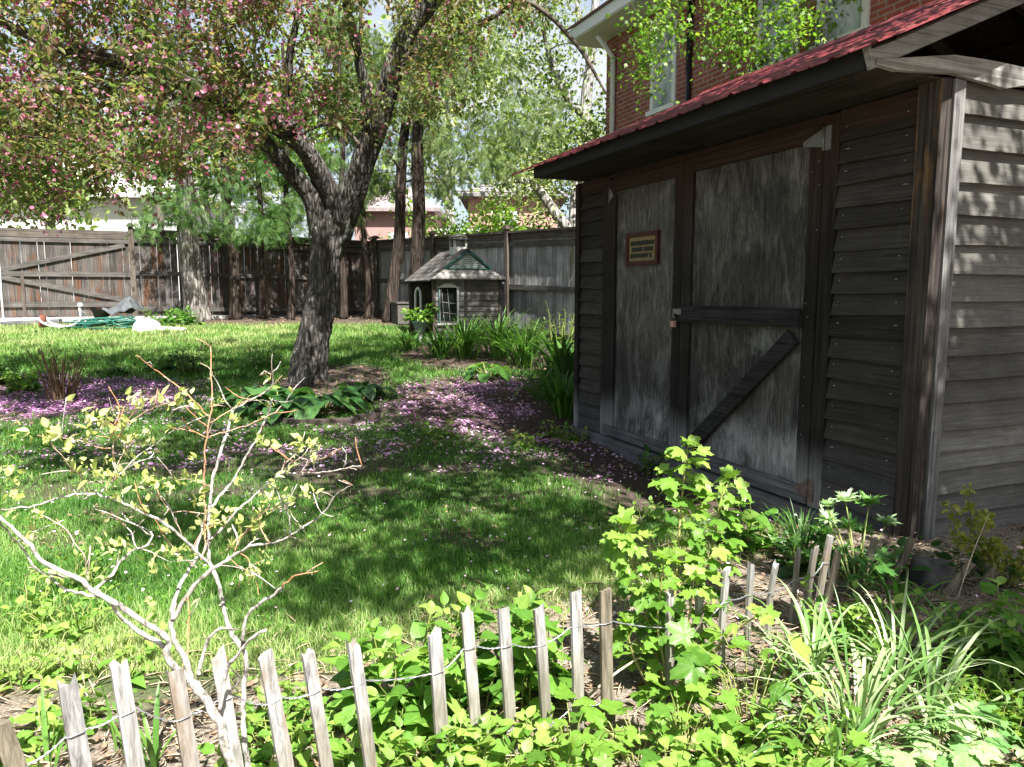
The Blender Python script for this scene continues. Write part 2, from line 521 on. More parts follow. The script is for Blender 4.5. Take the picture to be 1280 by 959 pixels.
def shinglemat():
    t = NT('grey_cedar_shingle')
    c = t.n('ShaderNodeTexCoord'); mp = t.n('ShaderNodeMapping'); mp.inputs['Scale'].default_value = (1, 1, 1)
    t.l(c.outputs['Object'], mp.inputs['Vector'])
    s = t.n('ShaderNodeSeparateXYZ'); t.l(mp.outputs[0], s.inputs[0])
    cb = t.n('ShaderNodeCombineXYZ'); t.l(s.outputs[0], cb.inputs[0]); t.l(s.outputs[2], cb.inputs[1])
    br = t.n('ShaderNodeTexBrick'); t.l(cb.outputs[0], br.inputs['Vector'])
    br.inputs['Color1'].default_value = (.07, .065, .06, 1); br.inputs['Color2'].default_value = (.14, .13, .118, 1); br.inputs['Mortar'].default_value = (.03, .027, .024, 1)
    br.inputs['Scale'].default_value = 1; br.inputs['Mortar Size'].default_value = .005
    br.inputs['Brick Width'].default_value = .11; br.inputs['Row Height'].default_value = .07
    n = t.noise(t.coord((30, 4, 30)), 1, 5, .7)
    t.pbr(t.mix(1.0, br.outputs['Color'], t.ramp(n, [(.3, .6), (.7, 1.3)]), 'MULTIPLY'), .9, .1, t.bump(br.outputs['Fac'], -.6, .01))
    return t.m


M['shingle'] = shinglemat()
M['rock'] = plain('grey_rock', (.085, .078, .076), .95, .2, var=.45, scale=9)
M['crabbark'] = barkmat('crabapple_bark', (.03, .027, .024), (.19, .175, .158), 1.7, 5, lichen=(.2, .21, .165))
M['cedarbark'] = barkmat('cedar_bark', (.025, .018, .014), (.105, .08, .064), 1.2, 9)
M['greybark'] = barkmat('grey_bark', (.2, .19, .175), (.5, .47, .43), 1.0, 5)
M['midbark'] = barkmat('mid_grey_bark', (.09, .08, .07), (.33, .3, .27), 1.0, 6)
M['palebark'] = barkmat('pale_bark', (.22, .21, .19), (.52, .5, .47), .8, 6)
M['twigbark'] = plain('dark_twig', (.09, .075, .062), .9, .15, var=.4, scale=20)


def shrubbark():
    t = NT('pale_shrub_bark')
    tone = t.attr()
    base = t.ramp(t.noise(t.coord((55, 55, 30)), 1, 6, .75), [(.36, (.045, .04, .034)), (.5, (.32, .3, .27)), (.62, (.56, .54, .5))])
    col = t.mix(t.ramp(tone, [(.55, 0.0), (.85, 1.0)]), base, (.4, .19, .1))
    col = t.mix(t.ramp(tone, [(.15, .75), (.42, 0.0)]), col, (.12, .1, .08))
    t.pbr(col, .7, .25, t.bump(t.noise(t.coord((60, 60, 60)), 1, 4), .4, .004))
    return t.m


M['shrubbark'] = shrubbark()
M['stem'] = leafmat('green_stem', [(.16, .22, .05), (.3, .26, .1)], .1)
M['brownstem'] = plain('brown_stem', (.13, .085, .05), .85, .2, var=.4, scale=30)
M['crableaf'] = leafmat('crabapple_leaf', [(.045, .085, .026), (.1, .16, .045), (.19, .23, .08), (.23, .165, .09), (.26, .125, .12)], .62)
M['blossom'] = leafmat('crabapple_blossom', [(.36, .06, .14), (.5, .18, .27), (.62, .42, .48)], .4, tr_gain=(1.1, 1, 1))
M['cedarleaf'] = leafmat('cedar_spray', [(.045, .085, .025), (.1, .16, .045), (.2, .25, .09)], .48, .6)
M['cedarbright'] = leafmat('cedar_spray_bright', [(.026, .07, .014), (.058, .135, .026), (.14, .225, .06)], .5, .6)
M['mapleleaf'] = leafmat('maple_leaf', [(.07, .16, .02), (.14, .27, .03), (.24, .34, .05)], .55)
M['paleleaf'] = leafmat('pale_spring_leaf', [(.14, .2, .06), (.26, .32, .12), (.4, .42, .22)], .5)
M['springleaf'] = leafmat('fresh_spring_leaf', [(.08, .14, .03), (.16, .23, .055), (.3, .35, .14)], .5)
M['currantleaf'] = leafmat('currant_leaf', [(.06, .15, .02), (.14, .27, .035), (.28, .4, .08)], .42, .4, veins='palm')
M['ovateleaf'] = leafmat('ovate_leaf', [(.05, .14, .02), (.12, .25, .035), (.25, .37, .075)], .4, .42, veins='pin')
M['budleaf'] = leafmat('opening_leaf', [(.24, .32, .07), (.42, .48, .16), (.58, .6, .32)], .4, .45, veins='pin')
M['hostaleaf'] = leafmat('hosta_leaf', [(.018, .065, .02), (.04, .12, .03), (.085, .18, .045)], .3, .4, .45, veins='rib')
M['lilyleaf'] = leafmat('daylily_blade', [(.035, .1, .018), (.075, .18, .028), (.14, .26, .05)], .35, .4)
M['striapleaf'] = leafmat('striped_blade', [(.08, .17, .04), (.18, .29, .09), (.4, .47, .28)], .3, .35)
M['darkleaf'] = leafmat('dark_leaf', [(.02, .055, .014), (.045, .11, .022), (.09, .17, .035)], .3, .4, veins='pin')
M['yellowleaf'] = leafmat('yellow_green_leaf', [(.12, .16, .022), (.22, .24, .035), (.33, .32, .08)], .45)
M['grass'] = leafmat('grass_blade', [(.03, .095, .017), (.075, .2, .03), (.15, .32, .055), (.3, .41, .13), (.47, .47, .25)], .52, .5)
M['petal'] = leafmat('fallen_petal', [(.38, .1, .34), (.58, .27, .51), (.75, .48, .65), (.82, .7, .77)], .25, tr_gain=(1, 1, 1))
M['litter'] = plain('leaf_litter', (.2, .135, .09), .95, .1, var=.6, scale=30)
M['straw'] = plain('dry_straw', (.42, .35, .25), .9, .2, var=.4, scale=30)


# ------------------------------------------------------------------ what grows where
def ell(pts_px):
    """world ellipse (cx, cy, rx, ry) over a patch seen between picture points"""
    P = np.array([gat(*p) for p in pts_px])
    lo, hi = P.min(0), P.max(0)
    return ((lo[0] + hi[0]) / 2, (lo[1] + hi[1]) / 2, (hi[0] - lo[0]) / 2, (hi[1] - lo[1]) / 2)


def eld(x, y, e, soft=.35):
    d = np.sqrt(((x - e[0]) / e[2]) ** 2 + ((y - e[1]) / e[3]) ** 2)
    return 1 - sstep(1 - soft, 1 + soft, d)


BED_L = (-5.6, 7.75, 2.45, 1.25)          # petal bed at the left
BED_C = ell([(300, 500), (470, 505), (385, 455), (385, 528)])
BED_R = ell([(455, 515), (715, 515), (590, 470), (590, 547)])
BED_P = (-.1, 10.6, 1.6, 1.35)            # bed in front of the playhouse


def wob(x, y):
    return .5 + .25 * np.sin(x * 3.1 + 1.3 * np.sin(y * 2.2)) + .25 * np.sin(y * 3.7 + 1.1 * np.sin(x * 2.9))


def fence_side(x, y):
    """distance behind (+) the picket line"""
    return y - np.interp(x, [-1.2, -.55, 0, .8, 1.3, 2.0], [1.55, 1.75, 2.05, 2.55, 3.0, 3.35])


def grass_density(x, y):
    s = fence_side(x, y) + .18 * (wob(x * 1.7, y * 1.7) - .5)
    d = sstep(.42, .95, s)
    w = wob(x, y)
    d = d * (1 - .95 * eld(x, y, BED_L, .25)) * (1 - .97 * eld(x, y, BED_C, .15)) * (1 - .97 * eld(x, y, BED_R, .4)) * (1 - eld(x, y, BED_P, .2))
    dx = x - SHED[0]; dy = y - SHED[1]
    X = dx * EX[0] + dy * EX[1]; Y = dx * EY[0] + dy * EY[1]
    d = d * (1 - sstep(-1.0 - .3 * w, -.35, Y) * sstep(-2.5, -1, X))
    # worn, bare patches in the shade
    mid = .8 * np.exp(-((y - 4.9) / 1.1) ** 2) * sstep(-4, -2.5, x)
    w2 = wob(x * 2.1 + 1, y * 2.4)
    d = d * (1 - mid * .25) * (1 - mid * sstep(.3, .54, .5 * w + .5 * w2) * .95)
    d = d * (1 - .5 * sstep(.66, .85, w2) * sstep(4.2, 3.6, y) * sstep(2.9, 3.4, y))
    lim = np.interp(x, [-14, -8, -3, 0], [13.6, 14.2, 14.2, 13.0])
    d = d * (1 - sstep(lim - .5, lim + .3, y))
    return d


def petal_density(x, y):
    w = wob(x * 1.9 + 3, y * 1.9)
    a = eld(x, y, BED_L, .3) * (.35 + .65 * sstep(.25, .6, w))
    b = eld(x, y, BED_R, .5) * (.2 + .8 * sstep(.4, .75, w))
    c = .42 * np.exp(-(((x + 1.6) / 2.4) ** 2 + ((y - 6.0) / 1.5) ** 2)) * sstep(.25, .7, w)
    dr = .5 + .5 * np.sin(x * 9.1 + 2 * np.sin(y * 7.3)) * np.sin(y * 8.7 + 2.2 * np.sin(x * 6.1))
    return np.clip((a + .7 * b + c) * (.25 + 1.1 * sstep(.35, .8, dr)), 0, 1)


def build_ground():
    def axis(lo, hi, near_lo, near_hi, fine, coarse):
        return np.unique(np.concatenate([np.arange(lo, near_lo, coarse), np.arange(near_lo, near_hi, fine), np.arange(near_hi, hi + coarse, coarse)]))
    xs = axis(-160, 160, -11, 5, .1, 5); ys = axis(-40, 300, -.5, 16, .1, 5)
    X, Y = np.meshgrid(xs, ys)
    v = np.stack([X, Y, G(X, Y)], -1).reshape(-1, 3)
    nx, ny = len(xs), len(ys)
    i, j = np.meshgrid(np.arange(ny - 1), np.arange(nx - 1), indexing='ij')
    q = np.stack([i * nx + j, i * nx + j + 1, (i + 1) * nx + j + 1, (i + 1) * nx + j], -1).reshape(-1, 4)
    mb = MB(); mb.add(v, [q], .5)
    t = NT('yard_soil')
    gd = t.attr('turf'); pd = t.attr('petals'); dry = t.attr('dry')
    co = t.coord()
    n1 = t.noise(co, 14, 8, .7); n2 = t.noise(co, 90, 5, .7); n3 = t.noise(co, 2.2, 4, .6)
    soil = t.mix(t.ramp(n2, [(.35, 0.0), (.68, 1.0)]), (.03, .022, .017), (.14, .105, .08))
    soil = t.mix(t.ramp(n1, [(.4, 0.0), (.7, .6)]), soil, (.05, .04, .032))
    dr = t.ramp(n2, [(.33, (.1, .08, .062)), (.52, (.27, .225, .175)), (.72, (.5, .44, .36))])
    col = t.mix(t.math('MULTIPLY', dry, .85), soil, dr)
    turf = t.mix(t.ramp(n1, [(.35, 0.0), (.65, 1.0)]), (.03, .055, .014), (.07, .11, .028))
    col = t.mix(t.ramp(gd, [(.15, 0.0), (.7, .85)]), col, turf)
    col = t.mix(t.math('MULTIPLY', t.math('MULTIPLY', pd, .55), t.ramp(n2, [(.42, 0.0), (.58, 1.0)])), col, (.36, .17, .36))
    h = t.math('ADD', t.math('MULTIPLY', n1, .6), t.math('MULTIPLY', n2, .5))
    t.pbr(col, .95, .1, t.bump(h, .8, .03))
    o = obj('ground', mb, t.m, None, True); tag(o, kind='structure')
    me = o.data; x, y = v[:, 0], v[:, 1]
    s = fence_side(x, y)
    for nm, val in (('turf', grass_density(x, y)), ('petals', petal_density(x, y)),
                    ('dry', np.clip((1 - sstep(.5, 1.2, s)) * (.55 + .45 * wob(x * 2, y * 2)), 0, 1))):
        a = me.attributes.new(nm, 'FLOAT', 'POINT'); a.data.foreach_set('value', val.astype(np.float32))


build_ground()


def sample(n, x0, x1, y0, y1, dens, power=1.0):
    """random ground points, thinned by dens(x, y); more of them nearer the camera when power < 1"""
    u = rng.random(n)
    y = y0 + (y1 - y0) * u ** (1 / power) if power != 1 else y0 + (y1 - y0) * u
    half = .74 * y + 1.3
    x = np.clip(rng.uniform(-1, 1, n) * half, x0, x1)
    k = (rng.random(n) < dens(x, y)) & (x > x0) & (x < x1)
    return x[k], y[k]


def blades(mb, x, y, z, h, w, lean, tone, az=None):
    n = len(x)
    az = rng.uniform(0, 2 * np.pi, n) if az is None else az
    fa = az + np.pi / 2 + rng.normal(0, .4, n)
    b = np.stack([x, y, z], -1); d = np.stack([np.cos(az), np.sin(az), 0 * az], -1) * (lean * h)[:, None]
    s = np.stack([np.cos(fa), np.sin(fa), 0 * fa], -1) * (w / 2)[:, None]
    up = np.zeros((n, 3)); up[:, 2] = h
    m = b + d * .28 + up * .55
    v = np.stack([b - s, b + s, m + s * .8, m - s * .8, b + d + up * .95], 1)
    o = (np.arange(n) * 5)[:, None]
    mb.add(v.reshape(-1, 3), [np.array([[0, 1, 2, 3]]) + o, np.array([[3, 2, 4]]) + o], np.repeat(tone, 5))


def build_grass():
    mb = MB()
    for (n, y0, y1, hh, ww) in ((320000, 2.3, 4.4, .045, .0033), (270000, 4.2, 8.0, .046, .0052), (220000, 7.8, 14.6, .056, .009)):
        x, y = sample(n, -12, 3.0, y0, y1, lambda a, b: np.clip(grass_density(a, b) * (.5 + .7 * wob(a * 2.3, b * 2.3)), 0, 1))
        w = wob(x * 1.3 + 2, y * 1.5)
        h = hh * rng.uniform(.5, 1.5, len(x)) * (.65 + .7 * wob(x * 2.9, y * 3.3)) * (1 - .35 * np.exp(-((y - 5.2) / 1.5) ** 2))
        dry = (1 - sstep(.6, 1.5, fence_side(x, y))) * .35
        tone = np.clip(.14 + .36 * w + .3 * sstep(9.2, 12, y) * sstep(-1.5, -4.5, x) + .1 * sstep(9, 12, y) + .12 * (1 - sstep(3.2, 4.6, y)) + rng.normal(0, .13, len(x)) + dry + (rng.random(len(x)) < .06) * .45, 0, 1)  # near and far-left terms put sunlit lawn brightness into the blade tone
        blades(mb, x, y, G(x, y) - .004, h, ww * rng.uniform(.6, 1.4, len(x)), rng.uniform(.1, 1.0, len(x)), tone)
    tag(obj('lawn_grass', mb, M['grass']), 'short green lawn grass with dry tips between the beds', 'grass', kind='stuff')


build_grass()

DIA = np.array([(0, 0, 0), (.5, .5, .06), (1, 0, -.06), (.5, -.5, .06)], float)
DIAF = [np.array([[0, 1, 2], [0, 2, 3]])]
ROUND = np.array([(0, 0, 0), (.3, .42, .05), (.75, .4, .04), (1, 0, 0), (.75, -.4, .04), (.3, -.42, .05)], float)
ROUNDF = [np.array([[0, 1, 2, 3, 4, 5]])]


def flat_dirs(n):
    a = rng.uniform(0, 2 * np.pi, n)
    return np.stack([np.cos(a), np.sin(a), rng.normal(0, .25, n)], -1)


def build_petals():
    mb = MB()
    x, y = sample(175000, -9, 2, 5.0, 10.2, lambda a, b: petal_density(a, b) * .95)
    n = len(x)
    N = np.stack([rng.normal(0, .35, n), rng.normal(0, .35, n), np.ones(n)], -1)
    z = G(x, y) + rng.uniform(.006, .02, n)
    petal_tone = np.clip(rng.beta(1.6, 2.6, n) + .12 * (x > -3.5), 0, 1)  # random petal colour, a little paler towards the right
    mb.inst(ROUND, ROUNDF, np.stack([x, y, z], -1), flat_dirs(n), N, rng.uniform(.014, .03, n), petal_tone)
    tag(obj('fallen_petals', mb, M['petal']), 'fallen pink and purple crabapple petals over soil', 'petals', kind='stuff')
    mb = MB()
    x, y = sample(2600, -4, 2, 2.6, 7.0, lambda a, b: .25 + .4 * wob(a, b))
    n = len(x)
    N = np.stack([rng.normal(0, .4, n), rng.normal(0, .4, n), np.ones(n)], -1)
    mb.inst(ROUND, ROUNDF, np.stack([x, y, G(x, y) + rng.uniform(.02, .06, n)], -1), flat_dirs(n), N, rng.uniform(.008, .018, n), rng.uniform(.6, 1, n))
    tag(obj('scattered_petals', mb, M['petal']), 'pale single petals scattered on the near lawn', 'petals', kind='stuff')


build_petals()


def build_litter():
    mb = MB()
    dens = lambda a, b: np.clip((1 - grass_density(a, b)) * .7, 0, 1)
    x, y = sample(16000, -4, 3.2, 1.3, 4.2, dens)
    n = len(x)
    N = np.stack([rng.normal(0, .5, n), rng.normal(0, .5, n), np.ones(n)], -1)
    mb.inst(DIA, DIAF, np.stack([x, y, G(x, y) + rng.uniform(.003, .02, n)], -1), flat_dirs(n), N, rng.uniform(.015, .045, n), .5, .5)
    x, y = sample(16000, -8, 3.2, 5.5, 17, dens)
    n = len(x)
    N = np.stack([rng.normal(0, .5, n), rng.normal(0, .5, n), np.ones(n)], -1)
    mb.inst(DIA, DIAF, np.stack([x, y, G(x, y) + rng.uniform(.003, .02, n)], -1), flat_dirs(n), N, rng.uniform(.025, .07, n), .5, .5)
    tag(obj('leaf_litter', mb, M['litter']), 'brown dead leaves and mulch on bare soil', 'leaf litter', kind='stuff')
    mb = MB()
    x, y = sample(9000, -2.5, 2.2, 1.3, 3.6, lambda a, b: (1 - sstep(.6, 1.1, fence_side(a, b))) * (.4 + .6 * wob(a * 2, b * 2)))
    n = len(x)
    D = flat_dirs(n); D[:, 2] *= .4
    mb.inst(DIA, DIAF, np.stack([x, y, G(x, y) + rng.uniform(.004, .025, n)], -1), D, np.tile(V(0, 0, 1), (n, 1)), rng.uniform(.03, .13, n), .5, .045)
    tag(obj('dry_straw', mb, M['straw']), 'dry straw and dead stalks along the picket fence', 'straw', kind='stuff')


build_litter()


# ------------------------------------------------------------------ the shed
def clap(mb, u0, u1, zs, axis, face, thick=.032, tilt=.028):
    """lapped boards; axis 0 boards run along X with the face at Y=face looking to -Y, axis 1 along Y with the face at X=face looking to +X"""
    for i in range(len(zs) - 1):
        a, b = zs[i], zs[i + 1] + .012
        o = rng.normal(0, .003); sag = rng.normal(0, .006); t = rng.uniform(.1, .9)
        p0, p1 = thick + o, thick - tilt + o
        e0 = u0 + rng.uniform(0, .002); e1 = u1 - rng.uniform(0, .002)
        n = max(2, int((u1 - u0) / .12))
        us = np.linspace(e0, e1, n)
        wv = np.cumsum(rng.normal(0, .0016, n)); wv -= wv.mean()
        V8 = []
        for k, u in enumerate(us):
            zz = sag * (u - e0) / (e1 - e0) + wv[k]
            for (pp, z) in ((p0, a + zz), (p1, b + zz), (p1 - .012, b + zz), (p0 - .014, a + zz)):
                V8.append((u, face - pp, z) if axis == 0 else (face + pp, u, z))
        V8 = np.array(V8)
        fs = []
        for k in range(n - 1):
            for j in range(4):
                q = [k * 4 + j, (k + 1) * 4 + j, (k + 1) * 4 + (j + 1) % 4, k * 4 + (j + 1) % 4]
                fs.append(q if axis == 0 else q[::-1])
        fs += [[0, 1, 2, 3], [(n - 1) * 4 + 3, (n - 1) * 4 + 2, (n - 1) * 4 + 1, (n - 1) * 4]]
        mb.add(V8, [np.array(fs)], t)


def build_shed():
    L, D = 3.62, 3.0
    sh = thing('garden_shed', 'weathered wooden shed with red metal roof and plywood double doors', 'shed', SHED, PHI)
    P = lambda name, mb, m, par=sh, sm=False: obj(name, mb, m, par, sm)
    zs = np.arange(0, 2.2, .1165)
    f = MB(); clap(f, .072, .478, np.append(zs, 2.2), 0, 0.0); P('front_siding', f, M['siding']); f = MB(); clap(f, 3.022, 3.514, np.append(zs - .045, 2.2), 0, 0.0); P('front_siding', f, M['siding'])
    f = MB()
    ze = np.array([-.13, .0, .112, .228, .344, .446, .559, .697, .815, .94, 1.07, 1.2, 1.335, 1.47, 1.62, 1.78, 1.935, 2.09, 2.235])
    clap(f, .102, D - .1, ze, 1, L - .024, .044, .04); P('end_siding', f, M['sidingY'])
    f = MB(); f.box((.02, 0.03, -.1), (L - .03, .06, 2.2), .3); f.box((0.03, .06, -.1), (.06, D, 2.2), .3); f.box((L - .06, .06, -.1), (L - .03, D, 2.2), .3)
    f.box((.02, D, -.1), (L - .03, D + .03, 2.2), .3); f.box((.03, .06, -.05), (L - .06, D, -.01), .3); P('wall_lining', f, M['rafter'])
    f = MB(); f.box((0, -.044, -.06), (.07, .03, 2.215), .35); P('corner_board', f, M['frameZ'])
    f = MB(); f.box((3.516, -.05, 0.0), (L + .012, .026, 2.236), .45, .002); P('corner_post', f, M['postdark'])
    f = MB(); f.box((L - .03, .0275, -.01), (L + .026, .1, 2.235), .6, .002); P('corner_post', f, M['postZ'])
    # sill: a wedge that follows the ground
    f = MB(); f.hexa([(-.03, -.052, -.13), (3.496, -.052, -.17), (3.496, .03, -.17), (-.03, .03, -.13), (-.03, -.052, -.004), (3.496, -.052, -.012), (3.496, .03, -.012), (-.03, .03, -.004)], .6)
    P('sill_board', f, M['sill'])
    f = MB(); f.box((.48, -.03, 0), (.597, .029, 2.21), .35); P('jamb', f, M['frameZ'])
    f = MB(); f.box((2.925, -.03, 0), (3.02, .029, 2.21), .35); P('jamb', f, M['frameZ'])
    f = MB(); f.box((.598, -.006, 2.178), (2.923, .029, 2.225), .5); f.box((3.021, -.026, 2.1), (3.515, .02, 2.222), .4); f.box((.071, -.028, 2.13), (.479, .02, 2.222), .6); P('header_board', f, M['frameX'])

    # doors
    d1 = MB(); d1.box((.6, -.012, .012), (1.628, .004, 2.172), .45); d1 = P('door', d1, M['door'])
    f = MB(); f.box((1.53, -.034, .1), (1.626, -.0125, 2.085), .3); P('stile', f, M['frameZ'], d1)
    f = MB(); f.box((.602, -.034, .1), (.695, -.0125, 2.055), .2); P('stile', f, M['frameZ'], d1)
    f = MB(); f.box((.602, -.035, 2.075), (1.626, -.0125, 2.17), .6); P('top_rail', f, M['frameX'], d1)
    f = MB(); f.box((.52, -.036, .012), (1.626, -.0135, .098), .5); P('bottom_rail', f, M['sill'], d1)
    d2 = MB(); d2.box((1.634, -.013, .008), (2.922, .003, 2.172), .55); d2 = P('door', d2, M['door'])
    f = MB(); f.box((1.636, -.036, .0), (1.745, -.0135, 2.17), .75); P('stile', f, M['frameZ'], d2)
    f = MB(); f.box((2.825, -.036, .115), (2.92, -.0135, 2.17), .2); P('stile', f, M['frameZ'], d2)
    f = MB(); f.box((1.747, -.035, 2.082), (2.823, -.0135, 2.17), .7); P('top_rail', f, M['frameX'], d2)
    f = MB(); f.box((1.747, -.037, .008), (2.918, -.0135, .112), .55); P('bottom_rail', f, M['sill'], d2)
    f = MB(); f.box((1.66, -.062, 1.04), (2.823, -.036, 1.152), .3, .003); P('middle_rail', f, M['railgrey'], d2)
    f = MB(); a, b = V(1.83, -.05, .16), V(2.77, -.05, .985); f.beam(a, b, .105, .026, np.cross(nrm(b - a), V(0, 1, 0)), .3); P('brace', f, M['railgrey'], d2)
    # hinges
    for (x, z, par, flip, hs) in ((2.922, 2.09, d2, 1, .15), (2.922, .095, d2, 1, .09), (.6, 2.05, d1, -1, .06)):
        f = MB()
        f.hexa([(x - flip * hs, -.04, z - .018), (x - flip * .005, -.04, z - .045), (x - flip * .005, -.0365, z - .045), (x - flip * hs, -.0365, z - .018),
                (x - flip * hs, -.04, z + .006), (x - flip * .005, -.04, z + .055), (x - flip * .005, -.0365, z + .055), (x - flip * hs, -.0365, z + .006)], .5)
        f.box((x + flip * .006, -.036, z - .065), (x + flip * .05, -.0305, z + .065), .5)
        f.tube([(x, -.04, z - .065), (x, -.04, z + .065)], .007, 8)
        P('hinge', f, M['oldsteel'] if z < 1 else M['steel'], par)
    # hasp
    f = MB(); f.box((1.58, -.0645, 1.085), (1.68, -.0625, 1.125), .5); f.box((1.59, -.0625, 1.09), (1.6, -.035, 1.12), .5); f.tube([(1.615, -.062, 1.09), (1.615, -.085, 1.085), (1.615, -.085, 1.07), (1.615, -.062, 1.066)], .005, 6)
    P('hasp', f, M['steel'], d2)
    # nail heads and small rust spots
    f = MB()
    for _ in range(9):
        x, z = rng.uniform(2.84, 2.91), rng.uniform(.2, 2.1)
        f.tube([(x, -.0365, z), (x, -.0385, z)], .0035, 6)
    for x in (3.07, 3.44):
        for z in zs[1:]:
            f.tube([(x + rng.normal(0, .01), -.02, z + .03), (x, -.0285, z + .03)], .003, 6)
    P('nail_heads', f, M['wire'])

    # roof
    sl = .432; Y0, Z0, YR = -.6, 2.285, 1.5
    ZR = Z0 + sl * (YR - Y0)
    X0, X1 = -.2, L + .28
    f = MB()
    xs = []
    rib = .23
    x = X0
    while x < X1 - .01:
        xs += [(x, 0), (x + .014, .011), (x + .034, .011), (x + .048, 0), (x + .11, .0), (x + .116, .005), (x + .124, .005), (x + .13, 0)]; x += rib
    xs.append((X1, 0)); xs = np.array(xs)
    for (ya, za, yb, zb) in ((Y0, Z0, YR, ZR), (2 * YR - Y0, Z0, YR, ZR)):
        n = len(xs); ns = 9
        tt = np.linspace(0, 1, ns)
        top = np.array([[(xx, ya + (yb - ya) * s, za + (zb - za) * s + h + .004 + .003 * math.sin(9 * s + xx * 5)) for xx, h in xs] for s in tt])
        bot = top.copy(); bot[:, :, 2] -= .003
        i, j = np.meshgrid(np.arange(ns - 1), np.arange(n - 1), indexing='ij')
        q = np.stack([i * n + j, i * n + j + 1, (i + 1) * n + j + 1, (i + 1) * n + j], -1).reshape(-1, 4)
        if ya > yb: q = q[:, ::-1]
        f.add(top.reshape(-1, 3), [q], .5); f.add(bot.reshape(-1, 3), [q[:, ::-1]], .5)
        e = np.arange(n - 1); k = ns * n
        f.add(np.concatenate([top[0], bot[0]]), [np.stack([e + n, e + n + 1, e + 1, e], -1)], .5)
    rf = P('roof', f, M['roof'])
    f = MB(); f.hexa([(X0, YR - .12, ZR - .045), (X1, YR - .12, ZR - .045), (X1, YR, ZR + .03), (X0, YR, ZR + .03), (X0, YR - .12, ZR - .03), (X1, YR - .12, ZR - .03), (X1, YR, ZR + .045), (X0, YR, ZR + .045)], .5)
    f.hexa([(X0, YR, ZR + .03), (X1, YR, ZR + .03), (X1, YR + .12, ZR - .045), (X0, YR + .12, ZR - .045), (X0, YR, ZR + .045), (X1, YR, ZR + .045), (X1, YR + .12, ZR - .03), (X0, YR + .12, ZR - .03)], .5)
    P('ridge_cap', f, M['roof'], rf)
    f = MB()
    for x in np.linspace(.15, L - .1, 6):
        for s in (1, -1):
            ya = Y0 + .12 if s > 0 else 2 * YR - Y0 - .12
            f.beam((x, ya, Z0 + .12 * sl - .075), (x, YR, ZR - .075), .04, .09, (1, 0, 0))
    for yy in (.1, .55, 1.0, 2.0, 2.45, 2.9):
        zz = Z0 + sl * ((yy if yy < YR else 2 * YR - yy) - Y0) - .05
        f.box((.02, yy - .045, zz - .012), (L - .0, yy + .045, zz + .004), .4)
    P('rafters', f, M['rafter'], rf)
    f = MB()
    for s_ in (1, -1):
        ya, yb = (Y0 + .075, YR) if s_ > 0 else (YR, 2 * YR - Y0 - .075)
        za, zb = (Z0 + .075 * sl - .009, ZR - .009) if s_ > 0 else (ZR - .009, Z0 + .075 * sl - .009)
        f.hexa([(X0 + .2, ya, za - .011), (L + .16, ya, za - .011), (L + .16, yb, zb - .011), (X0 + .2, yb, zb - .011), (X0 + .2, ya, za), (L + .16, ya, za), (L + .16, yb, zb), (X0 + .2, yb, zb)], .4)
    P('roof_deck', f, M['rafter'], rf)
    f = MB(); f.box((.14, -.53, 2.222), (L + .0, -.512, 2.318), .5); P('fascia', f, M['black'])
    f = MB(); f.box((.142, -.511, 2.226), (1.9, .03, 2.238), .3); f.box((1.903, -.511, 2.23), (L - .002, .03, 2.242), .7); P('soffit', f, M['soffit'])
    f = MB()
    f.beam((L + .002 + .017, -.53, 2.318 - .055), (L + .019, YR, ZR - .062), .03, .1, (1, 0, 0), .5)
    f.beam((L + .019, 2 * YR + .53, 2.318 - .055), (L + .019, YR + .002, ZR - .062), .03, .1, (1, 0, 0), .5); P('barge_board', f, M['barge'])
    # plate over the end wall, its lower edge waney
    f = MB(); ys = np.linspace(-.5, D, 30)
    lo = 2.245 - .02 * np.sin(ys * 5) ** 2 + rng.normal(0, .004, 30); hi = np.minimum(2.33 + .004 * np.sin(7 * ys), 2.244 + .16 * (ys + .5) + .01)
    for k in range(29):
        a, b = ys[k], ys[k + 1]
        f.hexa([(L + .0185, a, lo[k]), (L + .046, a, lo[k]), (L + .046, b, lo[k + 1]), (L + .0185, b, lo[k + 1]), (L + .0185, a, hi[k]), (L + .046, a, hi[k]), (L + .046, b, hi[k + 1]), (L + .0185, b, hi[k + 1])], .5)
    P('wall_plate', f, M['plate'])

    # padlock hanging in the hasp
    pl = thing('padlock', 'small rusty pink padlock hanging from the shed door hasp', 'padlock')
    pl.matrix_world = sh.matrix_basis.copy()
    loc = SHED + EX * 1.615 + EY * -.08 + V(0, 0, 1.03); pl.location = tuple(loc); pl.rotation_euler = (0, 0, PHI)
    f = MB(); f.box((-.02, -.012, -.035), (.02, .012, .008), .5, .0015); obj('body', f, M['brassrust'], pl)
    f = MB(); a = np.linspace(0, np.pi, 9); f.tube(np.stack([.012 * np.cos(a), 0 * a, .02 + .022 * np.sin(a)], -1), .0035, 6); obj('shackle', f, M['steel'], pl)

    # the framed plate on the left door
    s = thing('door_sign', 'small framed sign with three dark rows of lettering on shed door', 'sign', SHED + EX * 1.1 + EY * -.0135 + V(0, 0, 1.585), PHI)
    f = MB(); w, h = .215, .115
    f.box((-w, -.028, h - .02), (w, -.001, h + .012), .4); f.box((-w, -.028, -h - .012), (w, -.001, -h + .02), .4)
    f.box((-w - .012, -.0285, -h - .0125), (-w + .02, -.0005, h + .0125), .6); f.box((w - .02, -.0285, -h - .0125), (w + .012, -.0005, h + .0125), .5)
    obj('frame', f, plain('dark_red_frame', (.05, .011, .009), .6, .3), s)
    f = MB(); f.box((-w + .021, -.014, -h + .021), (w - .021, -.003, h - .021), .5)
    pn = obj('panel', f, plain('yellowed_panel', (.2, .15, .065), .6, .3, var=.25, scale=12), s)
